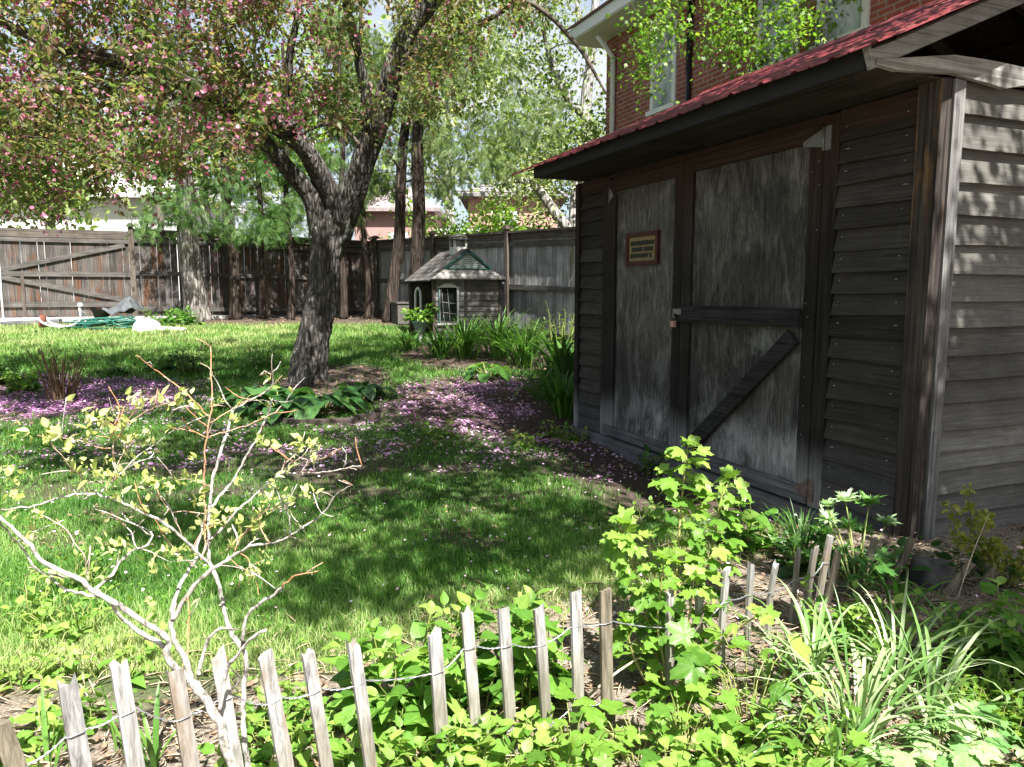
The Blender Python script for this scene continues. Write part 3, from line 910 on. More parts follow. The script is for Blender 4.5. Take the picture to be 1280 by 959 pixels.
    lm = plain('dark_green_letters', (.02, .023, .015), .6, .3)
    for r, z in enumerate((.045, -.004, -.053)):
        f = MB()
        x = -w + .045 + (.02 if r == 1 else 0)
        while x < w - .06 - (.02 if r == 2 else 0):
            cw = rng.uniform(.009, .02)
            if rng.random() < .93:
                f.box((x, -.0165, z - .019 + rng.uniform(0, .003)), (x + cw, -.0145, z + .019 - rng.uniform(0, .004)), .5)
            x += cw + .0018
        obj('lettering', f, lm, pn)


build_shed()


# ------------------------------------------------------------------ fences
def board_fence(t, p0, p1, z0a, z0b, h0, h1, boardmat, bays, posts=True, rails=(.12, .52, .88), face=1, bw=.14):
    """board fence between two ground points, in the frame of t (x along the fence, boards towards +y behind the rails)"""
    Lf = np.linalg.norm((p1 - p0)[:2])
    base = lambda x: z0a + (z0b - z0a) * x / Lf - t.location[2]
    ht = lambda x: h0 + (h1 - h0) * x / Lf
    f = MB(); x = 0.0
    while x < Lf - .02:
        w = min(bw * rng.uniform(.8, 1.15), Lf - x)
        b = base(x + w / 2); H = ht(x) - .13
        y = .028 + rng.uniform(0, .006)
        f.box((x, y, b + .06 + rng.uniform(0, .03)), (x + w - rng.choice([.001, .002, .003, .009], p=[.4, .3, .22, .08]), y + .02, b + H), rng.uniform(.1, .9)); x += w
    obj('board_panel', f, boardmat, t)
    for r in rails:
        f = MB()
        a = V(0, .006, base(0) + ht(0) * r); b = V(Lf, .006, base(Lf) + ht(Lf) * r)
        f.beam(a, b, .04, .09, (0, 1, 0), rng.uniform(.3, .7)); obj('rail', f, M['fencerail'], t)
    f = MB()
    a = V(0, .03, base(0) + ht(0)); b = V(Lf, .03, base(Lf) + ht(Lf))
    f.beam(a, b, .16, .035, (0, 1, 0), .5)
    f.beam(a - V(0, .012, .075), b - V(0, .012, .075), .03, .11, (0, 1, 0), .6); obj('cap_rail', f, M['fencecap'], t)
    for x in bays:
        f = MB(); b = base(x); H = ht(x)
        f.box((x - .05, -.055, b - .1), (x + .05, .005 - .026, b + H + .05), rng.uniform(.3, .7), .002)
        po = obj('post', f, M['fencepost'] if boardmat is M['fence'] else M['fencerail2'], t)
        f = MB(); f.box((x - .075, -.1, b + H + .051), (x + .075, .05, b + H + .085), .5); f.box((x - .05, -.075, b + H + .0855), (x + .05, .025, b + H + .115), .5)
        obj('post_cap', f, M['fencecap'], po)
    return base, ht


M['fencerail2'] = woodmat('post_dark', (.035, .028, .024), (.14, .115, .095), 'Z', 1)
FA = V(-9.2, 14.8, 0); FC = V(-3.18, 17.4, 0); FD = nrm(FC - FA)
gz = lambda p: float(G(p[0], p[1]))


def build_fences():
    ang = math.atan2(FD[1], FD[0])
    # far board fence, right of the gate post
    p0 = FA + FD * 1.56; p1 = FC
    t = thing('board_fence', 'weathered brown board fence across the back behind the tree trunks', 'fence', (*p0[:2], gz(p0)), ang)
    board_fence(t, p0, p1, gz(p0), .62, 1.84, 1.76, M['fence'], (0.0, 2.6, 4.95))
    # more of it left of the gate, outside the picture's edge
    # gate: two leaves with X braces
    q1 = p0 - FD * .06; q0 = q1 - FD * 4.6
    t = thing('board_gate', 'wide wooden double gate with diagonal braces at far left', 'gate', (*q0[:2], .665), ang)
    for k, (xa, xb) in enumerate(((0, 2.27), (2.31, 4.604))):
        f = MB(); x = xa
        while x < xb - .02:
            w = min(.14 * rng.uniform(.85, 1.1), xb - x)
            f.box((x, .028, .09), (x + w - rng.choice([.001, .003, .008], p=[.5, .35, .15]), .05, 1.74), rng.uniform(.1, .9)); x += w
        lf = obj('gate_leaf', f, M['fence'], t)
        for z in (.33, .93, 1.6):
            f = MB(); f.box((xa, -.012, z - .05), (xb, .026, z + .05), rng.uniform(.4, .8)); obj('rail', f, M['fencerail'], lf)
        ctr = xb if k == 0 else xa; far = xa if k == 0 else xb
        for z in (1.52, .4):
            f = MB(); s = 1 if z > 1 else -1
            f.beam((ctr + (far - ctr) * .03, .006, .93 + s * .07), (far - (far - ctr) * .03, .006, z + s * .0), .036, .09, (0, 1, 0), .7); obj('brace', f, M['fencerail'], lf)
        f = MB(); f.box((xa, -.02, 1.745), (xb, .07, 1.80), .5); f.box((xa, -.018, 1.64), (xb, .026, 1.742), .6); obj('cap_rail', f, M['fencecap'], lf)
    f = MB(); f.tube([(2.36, -.03, -.02), (2.36, -.03, 1.5)], .02, 8); obj('drop_rod', f, M['white'], t)
    for x in (1.92, 2.72):
        f = MB(); f.box((x - .03, -.035, .0), (x + .03, -.013, .95), .3); obj('stop_post', f, M['fencerail2'], t)
    for x in (0.0,):
        f = MB(); f.box((x - .16, -.07, -.1), (x - .01, .06, 1.92), .5); obj('post', f, M['fencepost'], t)
    # side fence
    s1 = V(2.3, 9.53, 0); d = nrm(s1 - FC); ang2 = math.atan2(d[1], d[0])
    Lf = np.linalg.norm(s1 - FC)
    t = thing('board_fence', 'grey board fence along the right side behind the playhouse', 'fence', (*FC[:2], .62), ang2)
    zt0, zt1 = 2.40, 2.14
    zb0, zb1 = .62, .25
    board_fence(t, FC, s1, zb0, zb1, zt0 - zb0, zt1 - zb1, M['fencegrey'], (.15, 2.85, 5.45, 8.4), rails=(.1, .5, .89))
    # pale strip below the gate
    mb = MB(); o = FA - FD * 7 - V(FD[1], -FD[0], 0) * .15; n = V(-FD[1], FD[0], 0)
    a = [FA - FD * 9 - n * .42, FA + FD * 3.6 - n * .42, FA + FD * 3.6 - n * .02, FA - FD * 9 - n * .02]
    mb.hexa([(*p[:2], .55) for p in a] + [(*p[:2], .74) for p in a], .5)
    tag(obj('path', mb, M['concrete']), kind='structure')


build_fences()


# ------------------------------------------------------------------ playhouse
def build_playhouse():
    w, dep, ev, pk = 1.15, 1.34, 1.03, 1.47
    o = V(-1.235, 11.6, .43)
    t = thing('playhouse', 'small wooden playhouse with shingle roof, cupola and louvred green gable', 'playhouse', o, PHI)
    # frame: x runs towards the camera (front gable at x = 0, back at -dep), y across the gable
    P = lambda n, mb, m, par=t: obj(n, mb, m, par)
    zs = np.append(np.arange(0.02, ev, .082), ev)
    f = MB()
    wy0, wy1, wz0, wz1 = .12, .40, .36, .86     # window opening
    for i in range(len(zs) - 1):
        a, b = zs[i], zs[i + 1] + .01
        for (ya, yb) in (((.055, wy0 - .02), (wy1 + .02, .52)) if (b > wz0 and a < wz1) else ((.055, .52),)):
            f.hexa([(-.02, ya, a), (.012, ya, a), (.012, yb, a), (-.02, yb, a), (-.02, ya, b), (-.004, ya, b), (-.004, yb, b), (-.02, yb, b)], rng.uniform(.4, .8))
    w1 = P('front_wall', f, woodmat('playhouse_boards_pale', (.1, .096, .09), (.28, .27, .255), 'Y', 1, tone_amt=.5))
    f = MB()
    for i in range(len(zs) - 1):
        a, b = zs[i], zs[i + 1] + .01
        f.hexa([(-.02, .568, a), (.012, .568, a), (.012, w - .05, a), (-.02, w - .05, a), (-.02, .568, b), (-.004, .568, b), (-.004, w - .05, b), (-.02, w - .05, b)], rng.uniform(.2, .6))
    P('front_wall', f, woodmat('playhouse_boards_grey', (.07, .066, .061), (.22, .21, .195), 'Y', 1, tone_amt=.6))
    f = MB(); f.box((-dep, w - .03, 0), (-.02, w, ev), .4); f.box((-dep, .0, 0), (-dep + .03, w - .03, ev), .4); f.box((-dep + .03, 0.03, .0), (-.03, w - .03, .03), .3)
    P('wall', f, M['fencerail2'])
    for (x, y, s) in ((-.0, .025, .05), (0, .544, .045), (0, w - .025, .05), (-dep + .03, .012, .05)):
        f = MB(); f.box((x - s / 2, y - s / 2, -.08), (x + s / 2 - .004, y + s / 2, ev - .001), .5); P('post', f, M['fencepost'] if y < .05 and x == 0 else M['fencerail'])
    # window
    f = MB()
    f.box((-.005, wy0 - .03, wz0 - .03), (.02, wy0, wz1 + .02), .5); f.box((-.005, wy1, wz0 - .03), (.02, wy1 + .03, wz1 + .02), .5)
    f.box((-.005, wy0 - .05, wz0 - .06), (.035, wy1 + .05, wz0 - .031), .5)
    ym = (wy0 + wy1) / 2
    f.hexa([(-.005, wy0 - .05, wz1 + .021), (.026, wy0 - .05, wz1 + .021), (.026, wy1 + .05, wz1 + .021), (-.005, wy1 + .05, wz1 + .021), (-.005, ym - .05, wz1 + .085), (.026, ym - .05, wz1 + .085), (.026, ym + .05, wz1 + .085), (-.005, ym + .05, wz1 + .085)], .5)
    wn = P('window', f, M['white'])
    f = MB(); f.box((-.016, wy0, wz0 - .03), (-.012, wy1, wz1 + .02), .5); P('pane', f, M['darkglass'], wn)
    f = MB()
    for (a, b) in (((wy0 + .07, wz0), (wy0 + .035, wz1)), ((wy0 + .17, wz0), (wy0 + .13, wz1)), ((wy0 + .01, .5), (wy1 - .01, .47)), ((wy0 + .01, .66), (wy1 - .01, .63))):
        f.beam((-.008, *a), (-.008, *b), .006, .009, (1, 0, 0), .5)
    P('muntin', f, plain('grey_muntin', (.3, .3, .29)), wn)
    f = MB(); f.box((.0205, wy0 - .03, wz0 - .03), (.026, wy0 - .008, wz1 + .02), .5); P('trim', f, M['teal'], wn)
    # side opening with its pale frame
    f = MB()
    a = np.linspace(0, np.pi, 9); cx = -.95
    f.tube(np.concatenate([[(cx - .16, .045, .03)], np.stack([cx - .16 * np.cos(a), 0 * a + .045, .74 + .14 * np.sin(a)], -1), [(cx + .16, .045, .03)]]), .022, 6)
    P('door_frame', f, M['white'])
    # roof
    ov = .07; f = MB()
    zr = lambda y: pk - (pk - ev + .0) * abs(y - w / 2) / (w / 2)
    for s in (0, 1):
        y0 = -ov if s == 0 else w + ov
        z0 = zr(y0) + .02
        q = [(-dep - ov, y0, z0), (.05, y0, z0), (.05, w / 2, pk + .02), (-dep - ov, w / 2, pk + .02)]
        if s: q = q[::-1]
        f.hexa([(*p[:2], p[2] - .022) for p in q] + q, .5)
    rf = P('roof', f, M['shingle'])
    # gable front: pent roof below, louvres above
    zg = ev + .14; yg = (zg - ev) / (pk - ev) * w / 2
    f = MB()
    f.hexa([(.0, -.05, ev - .02), (.13, -.03, ev - .02), (.13, w + .03, ev - .02), (.0, w + .05, ev - .02), (.0, -.05 + .03, ev + .0), (.13, -.03, ev + .0), (.13, w + .03, ev + .0), (.0, w + .02, ev + .0)], .6)
    f.hexa([(.0, -.01, ev + .001), (.13, -.03, ev + .001), (.13, w + .03, ev + .001), (.0, w + .01, ev + .001), (.051, yg + .02, zg), (.055, yg + .02, zg), (.055, w - yg - .02, zg), (.051, w - yg - .02, zg)], .8)
    P('pent_roof', f, woodmat('pent_boards', (.1, .095, .088), (.28, .27, .25), 'Y', .7), rf)
    f = MB()
    for z in np.arange(zg + .01, pk - .05, .03):
        hw = (pk - z) / (pk - ev) * w / 2 - .06
        if hw > .02:
            f.hexa([(.02, w / 2 - hw, z), (.05, w / 2 - hw, z), (.05, w / 2 + hw, z), (.02, w / 2 + hw, z), (.008, w / 2 - hw, z + .028), (.02, w / 2 - hw, z + .028), (.02, w / 2 + hw, z + .028), (.008, w / 2 + hw, z + .028)], .5)
    P('louvre', f, plain('pale_green_louvre', (.4, .47, .44), .7, .2, var=.3, scale=30), rf)
    f = MB()
    for s in (-1, 1):
        f.beam((.06, w / 2 + s * (w / 2 - yg - .0), zg + .01), (.06, w / 2 + s * .01, pk - .03), .02, .03, (1, 0, 0), .5)
    f.box((.05, yg + .03, zg - .012), (.07, w - yg - .03, zg + .014), .5)
    P('gable_trim', f, M['teal'], rf)
    # cupola
    c = V(-.42, w / 2, pk)
    f = MB(); f.box(c + V(-.12, -.11, -.1), c + V(.12, .11, .06), .5)
    for sx in (-1, 1):
        for sy in (-1, 1):
            f.box(c + V(sx * .105 - .015, sy * .095 - .015, .06), c + V(sx * .105 + .015, sy * .095 + .015, .17), .5)
    f.box(c + V(-.03, -.02, .061), c + V(.03, .02, .16), .2)
    cu = P('cupola', f, plain('grey_white_paint', (.42, .42, .4), .8, .2, var=.3, scale=20), rf)
    f = MB(); k = 8; a = np.linspace(0, 2 * np.pi, k, endpoint=False)
    ring = lambda r, z: np.stack([c[0] + r * 1.1 * np.cos(a), c[1] + r * np.sin(a), c[2] + z + 0 * a], -1)
    v = np.concatenate([ring(.18, .17), ring(.15, .22), ring(.07, .26), ring(.015, .275)])
    fs = [np.array([[r * k + i, r * k + (i + 1) % k, (r + 1) * k + (i + 1) % k, (r + 1) * k + i] for r in range(3) for i in range(k)])]
    f.add(v, fs + [np.arange(k)[::-1].reshape(1, k), (3 * k + np.arange(k)).reshape(1, k)], .5); P('cupola_roof', f, M['shingle'], cu)

    # things by it
    pt = o + EX * -.1 + EY * -.17; pt[2] = .43
    st = thing('plant_stand', 'pale round post under the blue flower pot by the playhouse', 'plant stand', pt)
    f = MB(); f.tube([(0, 0, -.03), (0, 0, .02), (0, 0, .021), (0, 0, .2), (0, 0, .201), (0, 0, .22)], (.07, .07, .045, .045, .07, .07), 12); obj('post', f, M['white'], st)
    po = thing('flower_pot', 'pale blue flower pot with a leafy plant by the playhouse door', 'flower pot', pt + V(0, 0, .222))
    f = MB(); f.tube([(0, 0, 0), (0, 0, .12), (0, 0, .121), (0, 0, .15)], (.08, .125, .14, .14), 16); obj('pot', f, plain('blue_pot', (.3, .38, .42), .5, .3), po, True)
    f = MB(); n = 130; a = rng.uniform(0, 6.28, n); e = rng.uniform(.0, 1.2, n); r = rng.uniform(.03, .25, n)
    p = np.stack([r * np.cos(a), r * np.sin(a), .16 + r * np.sin(e) * 1.1], -1)
    f.inst(ROUND, ROUNDF, p, np.stack([np.cos(a), np.sin(a), rng.normal(-.2, .5, n)], -1), np.tile(V(0, 0, 1.0), (n, 1)) + rng.normal(0, .4, (n, 3)), rng.uniform(.07, .13, n), rng.random(n), .6)
    for i in range(0, n, 6):
        f.tube([(0, 0, .14), p[i] * V(.5, .5, 1), p[i]], .004, 4, .2)
    obj('foliage', f, M['ovateleaf'], po)
    bx = gat(501, 405)
    b = thing('planter_box', 'pale grey wooden box standing left of the playhouse', 'box', bx, PHI)
    f = MB(); f.box((-.25, -.12, .0), (.25, .14, .38), .6); f.box((-.27, -.14, .381), (.27, .16, .41), .7); obj('box', f, M['fencerail'], b)


build_playhouse()


# ------------------------------------------------------------------ brick house behind the shed, neighbours
def build_houses():
    off = 7.5
    o = EX * 0 + EY * off
    # frame: x along EX, y along EY from the wall plane
    t = thing('brick_house', 'red brick house behind the shed with tall white windows', 'house', (o[0], o[1], 0), PHI)
    xL, xR, H, Dp = -13.02, -2.0, 6.3, 7.0
    wins = [(-11.46, -10.72), (-8.78, -7.98), (-7.68, -6.86), (-5.2, -4.4)]
    wz0, wz1 = 4.36, 5.85
    f = MB(); x = xL
    for a, b in wins:
        f.box((x, 0, -.1), (a, .25, H), .5); f.box((a, 0, -.1), (b, .25, wz0), .5); f.box((a, 0, wz1), (b, .25, H), .5); x = b
    f.box((x, 0, -.1), (xR, .25, H), .5); f.box((xL, .2501, -.1), (xL + .25, Dp, H), .5); f.box((xR - .25, .2501, -.1), (xR, Dp, H), .5)
    obj('wall', f, M['brick'], t)
    for a, b in wins:
        f = MB()
        f.box((a + .001, -.03, wz0), (a + .1, .12, wz1), .5); f.box((b - .1, -.03, wz0), (b - .001, .12, wz1), .5)
        f.box((a + .1, -.03, wz1 - .1), (b - .1, .12, wz1 - .001), .5); f.box((a - .05, -.08, wz0 - .08), (b + .05, .12, wz0 - .001), .5)
        f.box((a + .1, .03, (wz0 + wz1) / 2 - .03), (b - .1, .09, (wz0 + wz1) / 2 + .03), .5)
        w = obj('window', f, M['white'], t)
        f = MB(); f.box((a + .1, .07, wz0), (b - .1, .08, wz1 - .1), .5); obj('pane', f, M['glass'], w)
    f = MB()
    f.box((xL - .45, -.62, 6.02), (xR + .4, -.6, 6.22), .5); f.box((xL - .45, -.6, 6.0), (xR + .4, -.001, 6.03), .5)
    f.box((xL - .45, -.599, 6.031), (xL - .43, Dp, 6.2), .5); f.box((xL - .43, .0, 6.0), (xL - .001, Dp, 6.03), .5)
    obj('eaves', f, M['white'], t)
    f = MB(); k = V(1, 0, 0)
    f.hexa([(xL - .5, -.66, 6.221), (xR + .5, -.66, 6.221), (xR + .5, Dp / 2, 8.6), (xL - .5, Dp / 2, 8.6), (xL - .5, -.66, 6.26), (xR + .5, -.66, 6.26), (xR + .5, Dp / 2, 8.65), (xL - .5, Dp / 2, 8.65)], .5)
    f.hexa([(xL - .5, Dp / 2, 8.6), (xR + .5, Dp / 2, 8.6), (xR + .5, Dp + .66, 6.221), (xL - .5, Dp + .66, 6.221), (xL - .5, Dp / 2, 8.65), (xR + .5, Dp / 2, 8.65), (xR + .5, Dp + .66, 6.26), (xL - .5, Dp + .66, 6.26)], .5)
    obj('roof', f, plain('brown_shingles', (.16, .09, .07), .9, .2), t)
    f = MB(); f.tube([(-12.68, -.06, .2), (-12.68, -.06, 5.6), (-12.68, -.4, 5.95)], .05, 8); obj('downspout', f, M['white'], t)
    f = MB(); f.tube([(-10.33, -.05, .2), (-10.33, -.05, 6.0)], .045, 8); obj('vent_pipe', f, M['black'], t)
    # farther houses
    t = thing('brick_house', 'pale red brick house far beyond the side fence with one window', 'house', (-1.9, 33, .6))
    f = MB(); f.box((0, 0, 0), (3.9, 6, 4.7), .5); obj('wall', f, M['brickfar'], t)
    f = MB(); f.box((1.5, -.06, 2.4), (2.15, -.002, 4.1), .5); w = obj('window', f, M['white'], t)
    f = MB(); f.box((1.57, -.075, 2.47), (2.08, -.061, 4.03), .5); obj('pane', f, M['glass'], w)
    f = MB(); f.box((-.4, -.4, 4.701), (4.3, 6.4, 4.85), .5); f.hexa([(-.4, -.4, 4.851), (4.3, -.4, 4.851), (4.3, 6.4, 4.851), (-.4, 6.4, 4.851), (1.6, 2.6, 6), (2.3, 2.6, 6), (2.3, 3.4, 6), (1.6, 3.4, 6)], .5)
    obj('roof', f, plain('grey_shingles', (.2, .19, .19), .9, .2), t)
    t = thing('pink_house', 'dusty pink house with white balcony railing behind the back fence', 'house', (-5.3, 25.5, .6))
    f = MB(); f.box((0, 0, 0), (2.7, 5, 3.3), .5); obj('wall', f, plain('pink_stucco', (.3, .185, .17), .9, .2, var=.1, scale=2), t)
    f = MB(); f.box((-.3, -.3, 3.301), (2.9, 5.3, 3.42), .5); f.hexa([(-.3, -.3, 3.421), (2.9, -.3, 3.421), (2.9, 5.3, 3.421), (-.3, 5.3, 3.421), (1.0, 2, 4.4), (1.6, 2, 4.4), (1.6, 3, 4.4), (1.0, 3, 4.4)], .5)
    obj('roof', f, plain('dull_shingles', (.24, .2, .2), .9, .2), t)
    f = MB(); f.box((1.15, -.05, 1.55), (1.8, -.002, 2.6), .5); w = obj('window', f, M['white'], t)
    f = MB(); f.box((1.22, -.065, 1.62), (1.73, -.051, 2.53), .5); obj('pane', f, M['glass'], w)
    f = MB(); f.box((2.701, -.4, 1.75), (4.3, 2.0, 1.9), .5)
    for x in np.arange(2.75, 4.28, .105):
        f.box((x, -.36, 1.901), (x + .035, -.33, 2.65), .5)
    f.box((2.71, -.38, 2.651), (4.3, -.31, 2.72), .5); f.box((2.75, -.3, -.05), (2.87, -.18, 1.749), .5); f.box((4.1, -.3, -.05), (4.22, -.18, 1.749), .5)
    obj('balcony', f, M['white'], t)
    t = thing('white_house', 'bright white house far behind the back gate at left', 'house', (-24, 31, .6))
    f = MB(); f.box((0, 0, 0), (10.5, 6, 4.4), .5); obj('wall', f, plain('white_siding', (.78, .77, .76), .8, .2, var=.06, scale=2), t)
    f = MB(); f.box((-.5, -.5, 4.401), (11, 6.5, 4.55), .5); f.hexa([(-.5, -.5, 4.551), (11, -.5, 4.551), (11, 6.5, 4.551), (-.5, 6.5, 4.551), (1, 3, 6.5), (9.5, 3, 6.5), (9.5, 3.2, 6.5), (1, 3.2, 6.5)], .5)
    obj('roof', f, plain('pale_shingles', (.45, .44, .43), .9, .2), t)
    for x in (3.2, 6.4):
        f = MB(); f.box((x, -.05, 1.6), (x + .9, -.002, 3.2), .5); w = obj('window', f, M['white'], t)
        f = MB(); f.box((x + .08, -.065, 1.68), (x + .82, -.051, 3.12), .5); obj('pane', f, M['glass'], w)
    f = MB()
    for k, (h0, h1) in enumerate(((6.0, 5.4), (5.7, 5.1))):
        x = np.linspace(-14, 16, 24); s = (x + 14) / 30
        f.tube(np.stack([x, 30 + 0 * x, h0 + (h1 - h0) * s - 1.2 * s * (1 - s)], -1), .02, 5)
    for x in (-14, 16):
        f.tube([(x, 30.2, .3), (x, 30.2, 6.6)], .12, 8)
    tag(obj('power_line', f, M['twigbark']), 'two thin overhead cables crossing beyond the side fence', 'power line')


build_houses()

# ------------------------------------------------------------------ trees
def smoothline(pts, rad, step=.08):
    """spline through the points"""
    pts = np.asarray(pts, float); rad = np.asarray(rad, float)
    d = np.concatenate([[0], np.cumsum(np.linalg.norm(np.diff(pts, axis=0), axis=1))])
    n = max(3, int(d[-1] / step)); s = np.linspace(0, d[-1], n)
    m = np.gradient(pts, d, axis=0)
    i = np.clip(np.searchsorted(d, s, 'right') - 1, 0, len(d) - 2)
    h = (d[i + 1] - d[i]); u = ((s - d[i]) / h)[:, None]; h = h[:, None]
    p = (2 * u**3 - 3 * u**2 + 1) * pts[i] + (u**3 - 2 * u**2 + u) * h * m[i] + (-2 * u**3 + 3 * u**2) * pts[i + 1] + (u**3 - u**2) * h * m[i + 1]
    return p, np.interp(s, d, rad)


def pxline(px, d, step=.08, rpx=True):
    """limb from picture points (x, y, half width) and depths"""
    d = np.interp(np.linspace(0, 1, len(px)), np.linspace(0, 1, len(d)), d)
    P = [at(x, y, dd) for (x, y, w), dd in zip(px, d)]
    r = [w * dd / FPX for (x, y, w), dd in zip(px, d)]
    return smoothline(P, r, step)


def rough_tube(mb, pts, rad, k=16, amp=.12, freq=5, flare=0, tone=.5, dent=None):
    n = len(pts); d = nrm(np.gradient(pts, axis=0))
    u0 = V(1, .1, 0); v = []
    ph = rng.uniform(0, 6.28, 6)
    L = np.concatenate([[0], np.cumsum(np.linalg.norm(np.diff(pts, axis=0), axis=1))])
    a = np.linspace(0, 2 * np.pi, k, endpoint=False)
    for i in range(n):
        u0 = nrm(u0 - d[i] * (u0 @ d[i])); w = np.cross(d[i], u0)
        tw = a + .35 * L[i] * freq / 5
        rr = rad[i] * (1 + amp * (.5 * np.sin(3 * tw + ph[0] + 1.1 * np.sin(L[i] * 3)) + .35 * np.sin(5 * tw + ph[1] + L[i] * 2.1) + .3 * np.sin(2 * a + ph[2] + freq * L[i])
                                  + .3 * np.sin(7 * a + ph[3] - L[i] * freq * 1.7) * np.sin(L[i] * freq * 2 + ph[4])))
        if flare:
            fl = math.exp(-L[i] / .22) * flare
            rr = rr * (1 + fl * (.55 + .45 * np.sin(4 * a + ph[5])))
        ring = pts[i] + rr[:, None] * (np.cos(a)[:, None] * u0 + np.sin(a)[:, None] * w)
        if dent is not None:
            c, s, dep = dent
            q = np.linalg.norm((ring - c) / s, axis=1)
            ring = ring + (pts[i] - ring) * (dep * np.exp(-q ** 2 * 1.2))[:, None]
        v.append(ring)
    v = np.concatenate(v)
    i, j = np.meshgrid(np.arange(n - 1), np.arange(k), indexing='ij')
    q = np.stack([i * k + j, i * k + (j + 1) % k, (i + 1) * k + (j + 1) % k, (i + 1) * k + j], -1).reshape(-1, 4)
    mb.add(v, [q, np.arange(k)[::-1].reshape(1, k), ((n - 1) * k + np.arange(k)).reshape(1, k)], tone)


def branch_out(mb, limbs, clusters, r0=.02, r1=.003, sag=.0, k=5, maxlen=2.5):
    """join every cluster centre to the nearest wood already there; returns the twigs"""
    nodes = np.concatenate([p for p, r in limbs]); nr = np.concatenate([r for p, r in limbs])
    d0 = np.array([np.min(np.linalg.norm(nodes - c, axis=1)) for c in clusters])
    twigs = []
    for ci in np.argsort(d0):
        c = clusters[ci]
        dd = np.linalg.norm(nodes - c, axis=1) + .6 * np.maximum(0, nodes[:, 2] - c[2]) * (1 if sag >= 0 else 0)
        j = int(np.argmin(dd)); a = nodes[j]; L = np.linalg.norm(c - a)
        if L < .05: continue
        m = (a + c) / 2 + rng.normal(0, .13, 3) * L + V(0, 0, .14 * L)
        t = np.linspace(0, 1, max(4, int(L / .14)))[:, None]
        p = (1 - t) ** 2 * a + 2 * t * (1 - t) * m + t ** 2 * c
        p[1:-1] += rng.normal(0, .012 * min(1, L), (len(p) - 2, 3))
        p[:, 2] -= sag * (t[:, 0] ** 2) * L
        ra = min(nr[j] * .62, r0 + .012 * L); r = ra + (r1 - ra) * t[:, 0] ** .8
        mb.tube(p, r, k, .5, False)
        nodes = np.concatenate([nodes, p[1:]]); nr = np.concatenate([nr, r[1:]])
        twigs.append(p)
    return twigs


def leaf_points(twigs, n_per, sig, lo=.25):
    P, T = [], []
    for p in twigs:
        n = rng.poisson(n_per)
        if n < 1: continue
        s = rng.uniform(lo, 1, n) * (len(p) - 1); i = np.minimum(s.astype(int), len(p) - 2); u = (s - i)[:, None]
        P.append(p[i] * (1 - u) + p[i + 1] * u + rng.normal(0, sig, (n, 3))); T.append(np.tile(nrm(p[-1] - p[0]), (n, 1)))
    return np.concatenate(P), np.concatenate(T)


LEAF6 = np.array([(0, 0, 0), (.35, .3, .04), (.7, .22, .0), (1, 0, -.1), (.7, -.22, .0), (.35, -.3, .04), (.5, 0, -.05)], float)
LEAF6F = [np.array([[0, 6, 1], [1, 6, 2], [2, 6, 3], [0, 5, 6], [5, 4, 6], [4, 3, 6]])]


SUN_AZ_VEC = nrm(V(.42, -.907, 0)); SUN_EL = R(57)
SUN = V(SUN_AZ_VEC[0] * math.cos(SUN_EL), SUN_AZ_VEC[1] * math.cos(SUN_EL), math.sin(SUN_EL))


